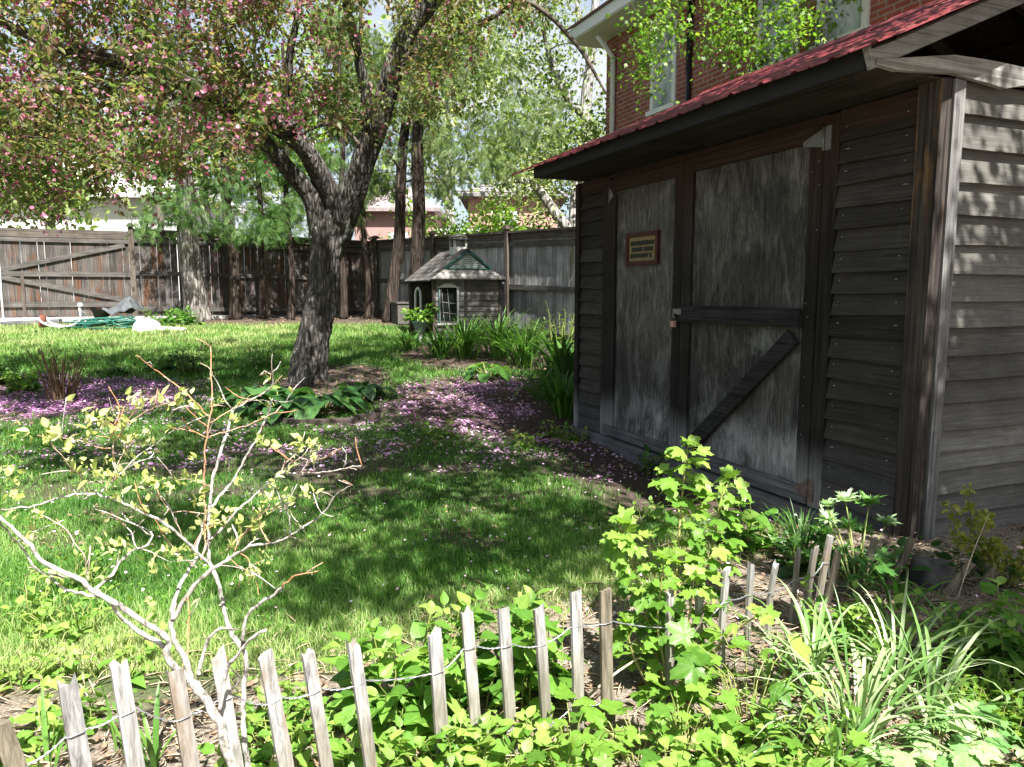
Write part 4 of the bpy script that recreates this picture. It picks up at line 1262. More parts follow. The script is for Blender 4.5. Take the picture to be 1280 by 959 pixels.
def build_crab():
    b = at(386, 484, 8.42); b[2] = float(G(b[0], b[1]))
    t = thing('crabapple_tree', 'old crabapple tree with pink blossom and bronze leaves, forked leaning trunk', 'tree', b)
    tr = MB()
    trunk = pxline([(388, 492, 23), (386, 465, 22), (391, 425, 20), (398, 385, 18.5), (404, 345, 18), (409, 312, 19.5), (419, 282, 21), (424, 262, 17)], [8.42, 8.42, 8.4], .045)
    rough_tube(tr, *trunk, k=36, amp=.2, freq=8, flare=.28, dent=(at(399, 474, 8.2), V(.05, .16, .14), .97))
    A = pxline([(424, 268, 15), (410, 238, 13), (391, 203, 12), (366, 170, 12), (324, 146, 11), (284, 126, 10), (240, 112, 9), (200, 97, 9), (164, 83, 9), (110, 68, 8), (60, 52, 7), (-10, 22, 5), (-90, -30, 3)], [8.38, 8.0, 7.4, 6.8, 6.4, 6.2], .06)
    A2 = pxline([(405, 305, 13), (396, 280, 12), (393, 255, 12), (382, 236, 11), (367, 220, 11), (352, 202, 10), (337, 186, 10), (318, 165, 9), (296, 148, 8), (262, 128, 6), (222, 120, 5), (170, 130, 3)], [8.4, 8.1, 7.6, 7.0], .06)
    B = pxline([(424, 278, 20), (433, 255, 18), (446, 225, 16), (458, 190, 15), (470, 155, 14), (482, 118, 13), (494, 78, 12), (510, 42, 11), (534, 10, 11), (560, -25, 9), (600, -70, 6)], [8.42, 8.2, 8.0, 7.7], .06)
    B2 = pxline([(466, 165, 8), (456, 110, 7), (446, 60, 6), (434, 10, 5), (425, -60, 4)], [8.1, 7.8, 7.3], .08)
    A3 = pxline([(366, 170, 6), (362, 120, 5), (362, 70, 5), (372, 20, 4), (380, -60, 3)], [7.7, 7.6, 7.4], .08)
    for l, k in ((A, 14), (A2, 12), (B, 16), (B2, 8), (A3, 8)):
        rough_tube(tr, *l, k=k, amp=.15, freq=8)
    obj('trunk', shift(tr, t), M['crabbark'], t, True)
    arch = pxline([(494, 85, 4), (520, 62, 3.2), (548, 55, 3), (575, 42, 3), (620, 20, 3), (652, 2, 3), (684, 18, 3), (708, 42, 2.8), (728, 66, 2.5), (745, 95, 2), (758, 118, 1.2)], [8.0, 7.9, 7.6, 7.6], .08)
    arc2 = pxline([(160, 82, 4), (110, 72, 3.5), (60, 60, 3), (0, 25, 2)], [6.7, 6.2, 5.7], .08)
    arc3 = pxline([(282, 58, 2.5), (240, 42, 2.5), (190, 42, 2.4), (150, 52, 2.2), (105, 78, 2), (70, 110, 1.5)], [6.6, 6.4, 6.1], .08)
    arc4 = pxline([(455, 188, 2.5), (420, 155, 2.4), (398, 158, 2.2), (380, 166, 1.6)], [8.1, 7.9], .08)
    limbs = [A, A2, B, B2, A3, arch, arc2, arc3]
    cl = []
    yb = lambda x: np.interp(x, [-80, 0, 60, 110, 150, 200, 250, 300, 350, 400, 450, 500, 560, 630], [255, 262, 262, 272, 268, 240, 225, 205, 180, 165, 175, 180, 150, 90])
    n = 0
    while n < 740:
        x = rng.uniform(-130, 630); y = rng.uniform(-260, 280)
        if y > yb(x) - 8 or (x > 340 and rng.random() < .22) or (y < -60 and rng.random() < .35): continue
        if x > 430 and rng.random() < .3: continue
        if x < 130 and y > 190 and rng.random() < .35: continue
        base = np.interp(x, [-130, 100, 300, 420, 560], [6.2, 6.5, 7.0, 7.9, 7.9])
        cl.append(at(x, y, base + rng.normal(.0, .85))); n += 1
    for _ in range(22):
        cl.append(at(rng.uniform(560, 700), rng.uniform(-60, 40), rng.normal(7.6, .3)))
    for _ in range(75):      # the side towards the sun
        q = V(-2.3 + rng.uniform(-1.3, .8), 8.3 + rng.uniform(-1.0, .5), rng.uniform(.1, 2.2)) + SUN * rng.uniform(3.4, 5.2)
        if (q[2] - EYE) / q[1] > .42: cl.append(q)
    tw = MB()
    for p, r in limbs[5:] + [arc4]:
        tw.tube(p, r, 7, .5)
    twigs = branch_out(tw, limbs, np.array(cl), .012, .0025)
    for p in twigs[:]:
        for _ in range(3):
            i = rng.integers(0, len(p)); L = rng.uniform(.1, .4); d = nrm(rng.normal(0, 1, 3)) * L
            q = p[i] + np.linspace(0, 1, 4)[:, None] * d + rng.normal(0, .012, (4, 3)); q[0] = p[i]
            tw.tube(q, np.linspace(.004, .0015, 4), 4, .5, False); twigs.append(q)
    obj('branches', shift(tw, t), M['twigbark'], t)
    lf = MB()
    P, T = leaf_points(twigs, 16, .045, .1)
    keep = P[:, 2] > 1.4; P, T = P[keep], T[keep]; n = len(P)
    D = nrm(T * .5 + rng.normal(0, .65, (n, 3)) + V(0, 0, -.2)); N = rng.normal(0, .55, (n, 3)) + V(0, 0, .8)
    lf.inst(LEAF6, LEAF6F, P, D, N, rng.uniform(.04, .078, n), np.clip(rng.beta(2.2, 2.2, n), 0, 1), .8)
    obj('foliage', shift(lf, t), M['crableaf'], t)
    fl = MB()
    for i in rng.choice(len(twigs), 2600):
        c0 = twigs[i][-1] + rng.normal(0, .05, 3)
        px = 640 + FPX * c0[0] / (c0 @ FW - CAM @ FW)
        if px > 420 and rng.random() < .85: continue
        for _ in range(rng.integers(3, 9)):
            c = c0 + rng.normal(0, .05, 3); ax = nrm(rng.normal(0, 1, 3) + V(0, -.4, -.1)); u = nrm(np.cross(ax, V(.3, .2, 1))); w = np.cross(ax, u)
            a = np.arange(5) * 1.2566 + rng.uniform(0, 1)
            Dp = np.cos(a)[:, None] * u + np.sin(a)[:, None] * w + ax * .35
            fl.inst(ROUND, ROUNDF, np.tile(c, (5, 1)), Dp, np.tile(ax, (5, 1)) - .3 * Dp, rng.uniform(.013, .022), np.clip(rng.beta(1.6, 1.6) + rng.normal(0, .05, 5), 0, 1))
    obj('blossom', shift(fl, t), M['blossom'], t)


build_crab()


def spray_template():
    """flat feathery spray: a rib with narrow side shoots, each with scale-leaf tips"""
    v, f = [], []
    def leaf(x, y, ang, L, w, z):
        c, s = math.cos(ang), math.sin(ang); k = len(v)
        for (a, b, h) in ((0, 0, 0), (.45, w, .0), (1, 0, -.05 * L / .3), (.45, -w, .0)):
            v.append((x + L * a * c - L * b * s, y + L * a * s + L * b * c, z + h))
        f.append([k, k + 1, k + 2, k + 3])
    for i in range(6):
        s = .1 + .14 * i; L = .46 * (1 - .62 * abs(i / 5 - .25)); z = -.3 * s * s
        for sg in (1, -1):
            a = sg * (.62 + .06 * math.sin(i * 2.1)); x = s + (.05 if sg < 0 else 0)
            leaf(x, 0, a, L, .07, z)
            leaf(x + .45 * L * math.cos(a), .45 * L * math.sin(a), a - sg * .55, L * .5, .1, z - .01)
    leaf(.0, 0, 0, .6, .03, 0); leaf(.55, 0, 0, .5, .07, -.09)
    return np.array(v, float), [np.array(f)]


SPV, SPF = spray_template()


def cedar(name, label, px, d, halfw, top, crown, mat, bark, lean=0, ns=900, hang=.6, group=None, size=(.16, .34), lim=None):
    """px: foot in the picture; crown: list of boxes (x0,x1,y0,y1,d0,d1,n) of where its sprays hang"""
    b = at(px[0], px[1], d); b[2] = float(G(b[0], b[1]))
    t = thing(name, label, 'tree', b, 0, group)
    f = MB(); r = halfw * d / FPX
    z = np.linspace(0, top, 14)
    p = np.stack([b[0] + lean * z + .03 * np.sin(z * 2.1 + px[0]), b[1] + .02 * np.sin(z * 1.7), b[2] - .05 + z], -1)
    rad = r * (.86 - .5 * (z / top)) + r * .14 * np.exp(-z / .2)
    pp, rr = smoothline(p, rad, .12)
    rough_tube(f, pp, rr, 16, .12, 5, .06)
    obj('trunk', shift(f, t), bark, t, True)
    cl = []
    for (x0, x1, y0, y1, d0, d1, n) in crown:
        for _ in range(n):
            cl.append(at(rng.uniform(x0, x1), rng.uniform(y0, y1), rng.uniform(d0, d1)))
    f = MB(); tw = branch_out(f, [(pp[8:], rr[8:])], np.array(cl), .016, .004, .08)
    obj('branches', shift(f, t), M['twigbark'], t)
    P, T = leaf_points(tw, ns / max(1, len(tw)), .1, .3)
    P, T = np.repeat(P, 2, 0) + rng.normal(0, .07, (2 * len(P), 3)), np.repeat(T, 2, 0); ok = P[:, 2] > b[2] + 1.1; P, T = P[ok], T[ok]; n = len(P)
    D = nrm(T * .4 + rng.normal(0, .5, (n, 3)) + V(0, 0, -hang)); N = rng.normal(0, .6, (n, 3)) + V(.1, -.5, .3)
    f = MB(); f.inst(SPV, SPF, P, D, N, rng.uniform(*size, n), rng.random(n) * .75 + .25 * rng.random()); obj('foliage', shift(f, t), mat, t)


def build_cedars():
    G1 = 'cedars along the back fence'
    cb, cd = M['cedarbright'], M['cedarleaf']
    cedar('cedar_tree', 'cedar with thick pale sunlit trunk right of the gate post', (247, 402), 14.9, 17, 5.5, [(175, 310, 195, 300, 13.2, 15.0, 34), (150, 330, 80, 215, 13.5, 16, 30)], cb, M['midbark'], -.05, 1000, .8, G1, (.1, .24))
    cedar('cedar_tree', 'cedar with dark stout trunk, second from the gate post', (295, 402), 15.1, 8.5, 5.8, [(255, 345, 210, 290, 14, 15.6, 18), (240, 360, 90, 210, 14, 16, 22)], cb, M['cedarbark'], -.02, 800, .8, G1, (.1, .24))
    cedar('cedar_tree', 'slim dark cedar between the stout cedar and the crabapple', (330, 402), 15.3, 4.8, 5.5, [(290, 380, 205, 285, 14.3, 15.8, 16), (300, 400, 100, 205, 14.5, 16, 18)], cb, M['cedarbark'], .0, 700, .8, G1, (.1, .24))
    cedar('cedar_tree', 'slim cedar just left of the crabapple trunk', (364, 403), 15.4, 4.8, 5.5, [(330, 405, 215, 290, 14.5, 15.9, 16), (330, 430, 90, 215, 14.5, 16, 18)], cb, M['cedarbark'], .01, 700, .8, G1, (.1, .24))
    cedar('cedar_tree', 'dark cedar half hidden behind the crabapple trunk', (428, 402), 15.6, 5.5, 6, [(405, 460, 190, 290, 14.8, 16, 12), (400, 470, 20, 190, 14.8, 16.5, 20)], cd, M['cedarbark'], .02, 800, .7, G1)
    cedar('cedar_tree', 'thin straight dark cedar right of the crabapple trunk', (459, 400), 15.7, 4.5, 6.5, [(435, 490, 60, 230, 15, 16.5, 16)], cd, M['cedarbark'], .0, 500, .7, G1)
    cedar('cedar_tree', 'reddish leaning cedar trunk, left one of the pair behind the playhouse', (488, 402), 14.6, 9.5, 7, [(470, 560, 175, 245, 13, 15.5, 12), (450, 560, 0, 175, 13.5, 16, 34)], cd, M['cedarbark'], .1, 900, .55, G1, (.1, .24))
    cedar('cedar_tree', 'thick reddish cedar trunk, right one of the pair behind the playhouse', (519, 402), 14.3, 11, 7.5, [(530, 660, 150, 235, 12.2, 15, 26), (520, 720, 60, 190, 12.2, 15.5, 46), (520, 700, -120, 60, 12.5, 15.5, 26)], cd, M['cedarbark'], .035, 1500, .55, G1, (.1, .24))


build_cedars()


def broad_tree(name, label, foot, limbs, cl, bark, leaf, n_leaf, size, sig=.1, cat='tree', spread=None, tmpl=(LEAF6, LEAF6F), droop=.2, group=None, r0=.02):
    t = thing(name, label, cat, foot, 0, group)
    f = MB()
    for p, r in limbs:
        rough_tube(f, p, r, 12, .06, 4)
    obj('trunk', shift(f, t), bark, t, True)
    f = MB(); tw = branch_out(f, limbs, np.array(cl), r0, .004)
    for p in tw[:]:
        for _ in range(2):
            i = rng.integers(0, len(p)); L = rng.uniform(.15, .5); d = nrm(rng.normal(0, 1, 3)) * L
            q = p[i] + np.linspace(0, 1, 4)[:, None] * d; f.tube(q, np.linspace(.005, .002, 4), 4, .5, False); tw.append(q)
    obj('branches', shift(f, t), M['twigbark'], t)
    P, T = leaf_points(tw, n_leaf / len(tw), sig, .15); n = len(P)
    D = nrm(T * .4 + rng.normal(0, .7, (n, 3)) + V(0, 0, -droop)); N = rng.normal(0, .6, (n, 3)) + V(0, -.1, .7)
    f = MB(); f.inst(*tmpl, P, D, N, rng.uniform(*size, n), rng.random(n)); obj('foliage', shift(f, t), leaf, t)


def maple_leaf():
    a = [(-2.6, .35), (-1.75, .55), (-1.45, .4), (-.95, .8), (-.6, .42), (0, 1), (.6, .42), (.95, .8), (1.45, .4), (1.75, .55), (2.6, .35)]
    v = [(.35, 0, 0)] + [(.35 + .62 * r * math.cos(th), .62 * r * math.sin(th), -.1 * r * r) for th, r in a] + [(.05, 0, 0)]
    n = len(v) - 1
    return np.array(v, float), [np.array([[0, i, i + 1] for i in range(1, n)] + [[0, n, 1]])]


MPV, MPF = maple_leaf()

def build_big_trees():
    # maple behind the shed, its limb hanging over the roof
    foot = at(1230, 420, 9.8); foot[2] = .3
    trunk = smoothline([foot, foot + V(.0, .1, 2.5), at(1215, -90, 9.6), at(1180, -220, 9.5)], [.2, .16, .12, .06], .15)
    l1 = smoothline([at(1215, -80, 9.6), at(1120, -105, 9.6), at(1000, -75, 9.5), at(900, -45, 9.4), at(820, -25, 9.4)], [.08, .06, .05, .035, .015], .12)
    l2 = smoothline([at(1215, -60, 9.6), at(1150, -50, 9.1), at(1080, -20, 8.9), at(1010, 0, 8.8)], [.05, .04, .025, .012], .12)
    cl = []
    for (x, y, sx, sy, n) in ((885, 40, 45, 32, 22), (965, 62, 38, 26, 20), (805, 45, 20, 38, 12), (790, 95, 14, 16, 4), (1020, 40, 36, 22, 13), (1060, 8, 30, 16, 7), (930, -40, 110, 40, 24), (1100, -60, 70, 40, 14), (1200, -170, 90, 70, 16)):
        for _ in range(n):
            cl.append(at(rng.normal(x, sx), rng.normal(y, sy), rng.normal(9.5, .6)))
    for _ in range(60):      # unseen foliage added sunward to shade the side bed and playhouse
        g = V(rng.uniform(-1.4, 1.0), rng.uniform(9.5, 12.3), rng.uniform(.4, 1.6)) + SUN * rng.uniform(6.0, 8.0)
        if (g[2] - EYE) / g[1] > .44: cl.append(g)
    for _ in range(75):  # more unseen leaves added to shade the playhouse itself
        g = V(rng.uniform(-1.5, .1), rng.uniform(11.2, 12.6), rng.uniform(.5, 1.9)) + SUN * rng.uniform(6.0, 8.0)
        if (g[2] - EYE) / g[1] > .44: cl.append(g)
    for _ in range(300):      # over the red roof
        g = SHED + EX * rng.uniform(-.2, 3.9) + EY * rng.uniform(-.7, 1.5) + V(0, 0, 2.8) + SUN * rng.uniform(2.8, 4.4)
        if (g[2] - EYE) / g[1] > .45: cl.append(g)
    broad_tree('maple_tree', 'bright green maple hanging over the red shed roof in front of brick', foot, [trunk, l1, l2], cl, M['greybark'], M['mapleleaf'], 27000, (.045, .09), .1, tmpl=(MPV, MPF), droop=.5)

    # pale-barked tree beyond the fence, left of the house
    d = 17.5
    foot = at(738, 400, d); foot[2] = .6
    tk = pxline([(740, 420, 9), (738, 300, 8), (736, 200, 8), (733, 120, 7), (738, 80, 6), (742, 30, 5), (748, -60, 4)], [d, d], .2)
    b1 = pxline([(735, 145, 6), (716, 133, 5), (704, 112, 5), (694, 92, 4), (682, 50, 3), (672, -10, 2)], [d, d - .4], .2)
    b2 = pxline([(738, 82, 4), (728, 45, 4), (722, 10, 3), (718, -50, 2)], [d, d], .2)
    b3 = pxline([(740, 50, 3), (755, 20, 3), (765, -20, 2)], [d, d], .2)
    cl = []
    for (x, y, sx, sy, n) in ((735, 165, 25, 22, 20), (690, 190, 35, 30, 26), (650, 90, 50, 50, 36), (600, 40, 60, 50, 30), (690, 40, 40, 40, 16), (640, 180, 50, 40, 24)):
        for _ in range(n):
            cl.append(at(rng.normal(x, sx), rng.normal(y, sy), rng.normal(d, .9)))
    cl = [c for c in cl if not (c[0] / c[1] > .115 and c[2] > 1.25 + 260 / 930 * d)]
    broad_tree('spring_tree', 'tall pale-barked tree with thin yellow-green leaves left of the brick house', foot, [tk, b1, b2, b3], cl, M['palebark'], M['springleaf'], 9000, (.07, .14), .2, droop=.35)

    # grey tree leaning left, right behind the side fence
    d = 13.6
    foot = at(722, 400, d); foot[2] = .45
    tk = pxline([(724, 410, 9), (719, 300, 7), (717, 262, 6), (722, 225, 5), (735, 180, 4)], [d, d], .15)
    b1 = pxline([(720, 300, 7), (706, 281, 7), (694, 267, 7), (682, 249, 6), (668, 233, 5), (650, 226, 4), (628, 232, 2)], [d, d], .1)
    cl = [at(rng.normal(665, 30), rng.normal(222, 22), rng.normal(d, .5)) for _ in range(16)] + [at(rng.normal(715, 16), rng.normal(215, 12), rng.normal(d, .4)) for _ in range(8)]
    broad_tree('leaning_tree', 'grey leaning tree limb above the side fence beside the shed roof', foot, [tk, b1], cl, M['greybark'], M['paleleaf'], 1300, (.06, .11), .15)

    # spring trees far behind the fences
    for (x, d, y0, y1, sx, lab, leaf, n) in ((60, 23, 276, 175, 80, 'pale spring tree far beyond the gate at left', M['springleaf'], 5200), (255, 24, 250, 110, 80, 'yellow-green tree behind the back fence and the cedars', M['paleleaf'], 3000),
                                             (395, 26, 240, 60, 60, 'light green tree behind the crabapple fork', M['mapleleaf'], 2600), (560, 28, 215, 60, 60, 'tall hazy green tree behind the cedar pair', M['paleleaf'], 3400),
                                             (-90, 26, 230, 90, 80, 'green tree at the far left beyond the gate', M['mapleleaf'], 2500)):
        foot = at(x, 400, d); foot[2] = .65
        tk = pxline([(x, 400, 7), (x + 4, 300, 6), (x - 3, 200, 5), (x + 2, 100, 4), (x, -20, 2)], [d, d], .3)
        cl = [at(rng.normal(x, sx), min(y0, rng.normal((y0 + y1) / 2 - 20, (y0 - y1) * .42)), rng.normal(d, 1.5)) for _ in range(70)]
        broad_tree('tree', lab, foot, [tk], cl, M['palebark'], leaf, n, (.16, .3), .4, group='spring trees beyond the fences', r0=.03)

    # bright shrubs over the side fence
    for (x, y, d, s, lab) in ((560, 285, 19, 1.0, 'lime green shrub beyond the side fence by the white balcony'), (610, 280, 17.5, .9, 'lime green shrub over the side fence left of the capped post'), (668, 284, 16, .8, 'low green shrub over the side fence right of the capped post')):
        top = at(x, y, d); foot = V(top[0], top[1], .55)
        cl = [top + rng.normal(0, 1, 3) * V(.9, .6, .45) * s - V(0, 0, .35) for _ in range(40)]
        tk = smoothline([foot, foot + V(.05, 0, .8), top - V(0, 0, .5)], [.06, .05, .03], .2)
        broad_tree('shrub', lab, foot, [tk], cl, M['brownstem'], M['mapleleaf'], 2200, (.07, .13), .14, 'shrub', r0=.01)

    # big shade tree beside the camera: outside the picture, its crown overhead throws the shade on the lawn and the end wall
    foot = V(3.3, -1.5, 0)
    cl = []
    def shade(px, py, s):
        g = gat(px, py); return g + SUN * s
    n = 0
    while n < 82:
        x, y = rng.uniform(310, 840), rng.uniform(575, 768)
        lo = np.interp(x, [300, 380, 470, 600, 750, 850], [700, 762, 772, 755, 735, 690])
        if y > lo: continue
        if ((x - 425) / 75) ** 2 + ((y - 680) / 30) ** 2 < 1 or ((x - 350) / 50) ** 2 + ((y - 640) / 22) ** 2 < 1 or ((x - 640) / 45) ** 2 + ((y - 640) / 14) ** 2 < 1: continue
        if ((x - 560) / 60) ** 2 + ((y - 742) / 14) ** 2 < 1: continue
        cl.append(shade(x, y, rng.uniform(4.2, 5.6))); n += 1
    for _ in range(95):
        cl.append(shade(rng.uniform(200, 740), rng.uniform(505, 590), rng.uniform(5.5, 7.5)))
    for _ in range(12):
        cl.append(shade(rng.normal(220, 35), rng.normal(655, 10), rng.uniform(4.5, 5.5)))
    for _ in range(16):
        cl.append(shade(rng.normal(120, 70), rng.normal(575, 12), rng.uniform(5, 6.5)))
    for _ in range(105):
        cl.append(shade(rng.uniform(440, 730), rng.uniform(462, 575), rng.uniform(5.6, 8)))
    for _ in range(230):   # end wall and the plants in front of it
        q = SHED + EX * (3.64 + rng.uniform(0, .22)) + EY * rng.uniform(.1, 2.2) + V(0, 0, rng.uniform(.0, 1.65))
        cl.append(q + SUN * rng.uniform(3.6, 5.2))
    for _ in range(34):
        cl.append(shade(rng.uniform(1085, 1300), rng.uniform(700, 765), rng.uniform(3.4, 4.6)))
    for _ in range(10):
        cl.append(shade(rng.uniform(1190, 1300), rng.uniform(760, 840), rng.uniform(3.6, 4.6)))
    cl = [c for c in cl if (c[2] - EYE) / max(c[1], .1) > .5 or c[0] > .8 * c[1] + .4]
    trunk = smoothline([foot, foot + V(-.05, .1, 2), foot + V(-.2, .5, 3.6), foot + V(-.5, 1.2, 5.2), foot + V(-.8, 2, 6.5)], [.2, .16, .13, .09, .04], .15)
    l1 = smoothline([foot + V(-.15, .4, 3.2), V(2.2, .3, 4.2), V(1.2, 1.4, 4.7), V(.2, 2.2, 5.0)], [.1, .08, .05, .02], .15)
    l2 = smoothline([foot + V(-.1, .35, 3.0), V(3.6, .3, 4.0), V(4.0, 1.6, 4.6)], [.09, .06, .03], .15)
    broad_tree('maple_tree', 'tall maple beside the viewer whose crown shades the lawn and shed end', foot, [trunk, l1, l2], cl, M['greybark'], M['mapleleaf'], 21000, (.08, .14), .16, tmpl=(MPV, MPF), droop=.3)


build_big_trees()


# ------------------------------------------------------------------ plants
def leaf_tmpl(prof, droop=.25, fold=.18, rows=7, wave=0):
    """broad leaf along x, three columns"""
    v = []
    for i in range(rows):
        s = i / (rows - 1); w = prof(s)
        z = -droop * s * s; x = s * (1 - .12 * droop)
        for c in (-1, 0, 1):
            v.append((x, c * w, z + fold * w * abs(c) + wave * w * math.sin(9 * s + c)))
    f = [[i * 3 + c, (i + 1) * 3 + c, (i + 1) * 3 + c + 1, i * 3 + c + 1] for i in range(rows - 1) for c in (0, 1)]
    return np.array(v, float), [np.array(f)]


ovp = lambda s: .02 + .36 * math.sin(math.pi * min(1, s ** .78)) ** .9 * (1 - .18 * s) if s < 1 else .0
lanp = lambda s: .015 + .2 * math.sin(math.pi * s ** .85) if s < 1 else 0
hop = lambda s: .05 + .44 * math.sin(math.pi * s ** .62) ** .8 if s < 1 else 0
OV = [leaf_tmpl(ovp, .15, .22), leaf_tmpl(ovp, .5, .1, 8, .14), leaf_tmpl(ovp, -.12, .42), leaf_tmpl(ovp, .85, .3, 8, .08), leaf_tmpl(lambda s: ovp(s) * .8, .3, .5, 8, .12)]
LA = [leaf_tmpl(lanp, .25, .25), leaf_tmpl(lanp, .6, .15)]
HO = [leaf_tmpl(hop, .35, .22, 8, .04), leaf_tmpl(hop, .65, .12, 8, .06)]


def lobed(k=34, cup=.12, seed=0, deep=.38, teeth=.06):
    r_ = np.random.default_rng(seed)
    th = np.linspace(-2.75, 2.75, k)
    lob = [(0, 1.0, .5), (1.05, .88, .46), (-1.05, .88, .46), (2.1, .6, .45), (-2.1, .6, .45)]
    r = np.max([h * ((1 - deep) + deep * np.cos(np.clip((th - a) / w, -1, 1) * np.pi / 2)) * np.where(abs(th - a) < w * 1.3, 1, .0) for a, h, w in lob], axis=0)
    r = np.maximum(r, .46) * (1 + teeth * np.where(np.arange(k) % 2, 1, -1)) + r_.normal(0, .015, k)
    v = [(.3, 0, .05)] + [(.3 + .68 * a * math.cos(t), .68 * a * math.sin(t), .05 - cup * a * a + .05 * abs(math.sin(2.6 * t))) for a, t in zip(r, th)] + [(.12, 0, .03)]
    n = len(v) - 1
    return np.array(v, float), [np.array([[0, i, i + 1] for i in range(1, n)] + [[0, n, 1]])]


LB = [lobed(seed=1), lobed(cup=.32, seed=2), lobed(cup=.02, seed=3), lobed(cup=.5, seed=4, deep=.3), lobed(cup=-.18, seed=5, deep=.45, teeth=.09)]
PALM = [lobed(46, .15, 5, .72, .16), lobed(46, -.12, 6, .7, .18)]


def instmix(mb, tm, P, D, N, S, tone, shape=None):
    k = rng.integers(0, len(tm), len(P)); S = np.broadcast_to(S, (len(P),)); tone = np.broadcast_to(tone, (len(P),))
    for i, t in enumerate(tm):
        m = k == i
        if m.any():
            mb.inst(t[0], t[1], P[m], D[m], N[m], S[m], tone[m], shape)


def strip_blades(mb, base, n, L, W, spread, arch=(.3, 1.1), rad=.08, tone=(.2, .8), lean=V(0, 0, 0), seg=7):
    """arching strap leaves from one crown"""
    az = rng.uniform(0, 2 * np.pi, n); L = rng.uniform(*L, n); W = rng.uniform(*W, n); ar = rng.uniform(*arch, n)
    out = rng.uniform(.12, spread, n)
    h = np.stack([np.cos(az), np.sin(az), 0 * az], -1); side = np.stack([-np.sin(az), np.cos(az), 0 * az], -1)
    r = rad * np.sqrt(rng.random(n))
    b = base + h * r[:, None] * rng.uniform(-.4, 1, n)[:, None]
    b[:, 2] = G(b[:, 0], b[:, 1]) - .01
    pts = []
    p = b.copy(); th = out.copy()
    tw = rng.normal(0, .5, n)
    for i in range(seg + 1):
        pts.append(p.copy())
        step = L / seg
        th = th + ar * (1.6 * (i / seg)) / seg * 2
        p = p + (h * np.sin(th)[:, None] + V(0, 0, 1) * np.cos(th)[:, None] + lean) * step[:, None]
    pts = np.stack(pts, 1)
    g = G(pts[..., 0], pts[..., 1]) + .006; pts[..., 2] = np.maximum(pts[..., 2], g)
    s = np.linspace(0, 1, seg + 1); wp = np.minimum(1, (.55 + 1.2 * s)) * np.clip((1 - s) * 2.6, 0, 1) ** .7
    sd = nrm(side + h * (tw[:, None] * .3))
    wid = (W[:, None] * wp[None])[..., None] / 2 * sd[:, None]
    mid = pts - np.cross(h, side)[:, None] * (wid[..., :1] * 0) - V(0, 0, 1) * (W[:, None] * wp)[..., None] * .18
    v = np.stack([pts - wid, mid, pts + wid], 2).reshape(n, -1, 3)
    q = np.array([[i * 3 + c, i * 3 + c + 1, (i + 1) * 3 + c + 1, (i + 1) * 3 + c] for i in range(seg) for c in (0, 1)])
    off = (np.arange(n) * (seg + 1) * 3)[:, None, None]
    mb.add(v.reshape(-1, 3), [(q[None] + off).reshape(-1, 4)], np.repeat(rng.uniform(*tone, n), (seg + 1) * 3))


def blade_clump(name, label, px, n, L, W, spread, mat, cat='plant', group=None, **kw):
    b = gat(*px) if len(px) == 2 else V(px[0], px[1], float(G(px[0], px[1])))
    mb = MB(); strip_blades(mb, b, n, L, W, spread, **kw)
    o = obj(name, mb, mat, None, True); o.location = tuple(b)
    o.data.transform(__import__('mathutils').Matrix.Translation((-b[0], -b[1], -b[2])))
    return tag(o, label, cat, group)


def leafy_plant(name, label, px, stems, h, size, tm, mat, spread=.12, per=8, tone=(.1, .9), cat='plant', stem='stem', group=None, shape=None, bushy=.35, pair=True, droop=.15, low=.2, leanv=(0, 0)):
    """upright stems with leaves all along them"""
    b = gat(*px) if len(px) == 2 else V(px[0], px[1], float(G(px[0], px[1])))
    t = thing(name, label, cat, b, 0, group)
    fs, fl = MB(), MB()
    for _ in range(stems):
        a = rng.uniform(0, 6.28); r = spread * math.sqrt(rng.random()); hh = h * rng.uniform(.6, 1.08)
        p0 = b + V(r * math.cos(a) * .6, r * math.sin(a) * .6, 0); p0[2] = float(G(p0[0], p0[1])) - .01
        lean = V(math.cos(a), math.sin(a), 0) * rng.uniform(0, bushy) * hh + V(leanv[0], leanv[1], 0) * hh
        s = np.linspace(0, 1, 7)[:, None]
        p = p0 + s * V(0, 0, hh) + s ** 1.6 * lean + rng.normal(0, .006, (7, 3)) * s
        fs.tube(p, np.linspace(.0035, .0015, 7) * max(1, h / .3), 5, .3, False)
        k = max(2, int(per * hh / h)); u = np.repeat(np.linspace(low, 1, k), 2 if pair else 1); m = len(u)
        i = np.minimum((u * 6).astype(int), 5); q = p[i] + (p[i + 1] - p[i]) * (u * 6 - i)[:, None]
        az = (np.arange(m) * np.pi + (np.arange(m) // 2) * 1.57 if pair else np.arange(m) * 2.4) + rng.normal(0, .35, m) + a
        el = rng.normal(.15, .3, m) + .5 * u ** 2
        D = np.stack([np.cos(az) * np.cos(el), np.sin(az) * np.cos(el), np.sin(el)], -1)
        N = V(0, 0, 1) + rng.normal(0, .25, (m, 3)) - D * .2
        S = size * (.38 + .8 * rng.beta(2, 1.5, m)) * (1.05 - .45 * u ** 2)
        stalk = S[:, None] * .22 * D
        for qq, ss in zip(q, stalk):
            fs.tube([qq, qq + ss * .6 + V(0, 0, .003), qq + ss], [.0012, .001, .0008], 4, .2, False)
        instmix(fl, tm, q + stalk, D, N, S, np.clip(rng.uniform(*tone, m) + .15 * (u - .5), 0, 1), shape)
    obj('stems', shift(fs, t), M[stem], t); obj('foliage', shift(fl, t), mat, t, True)
    return t


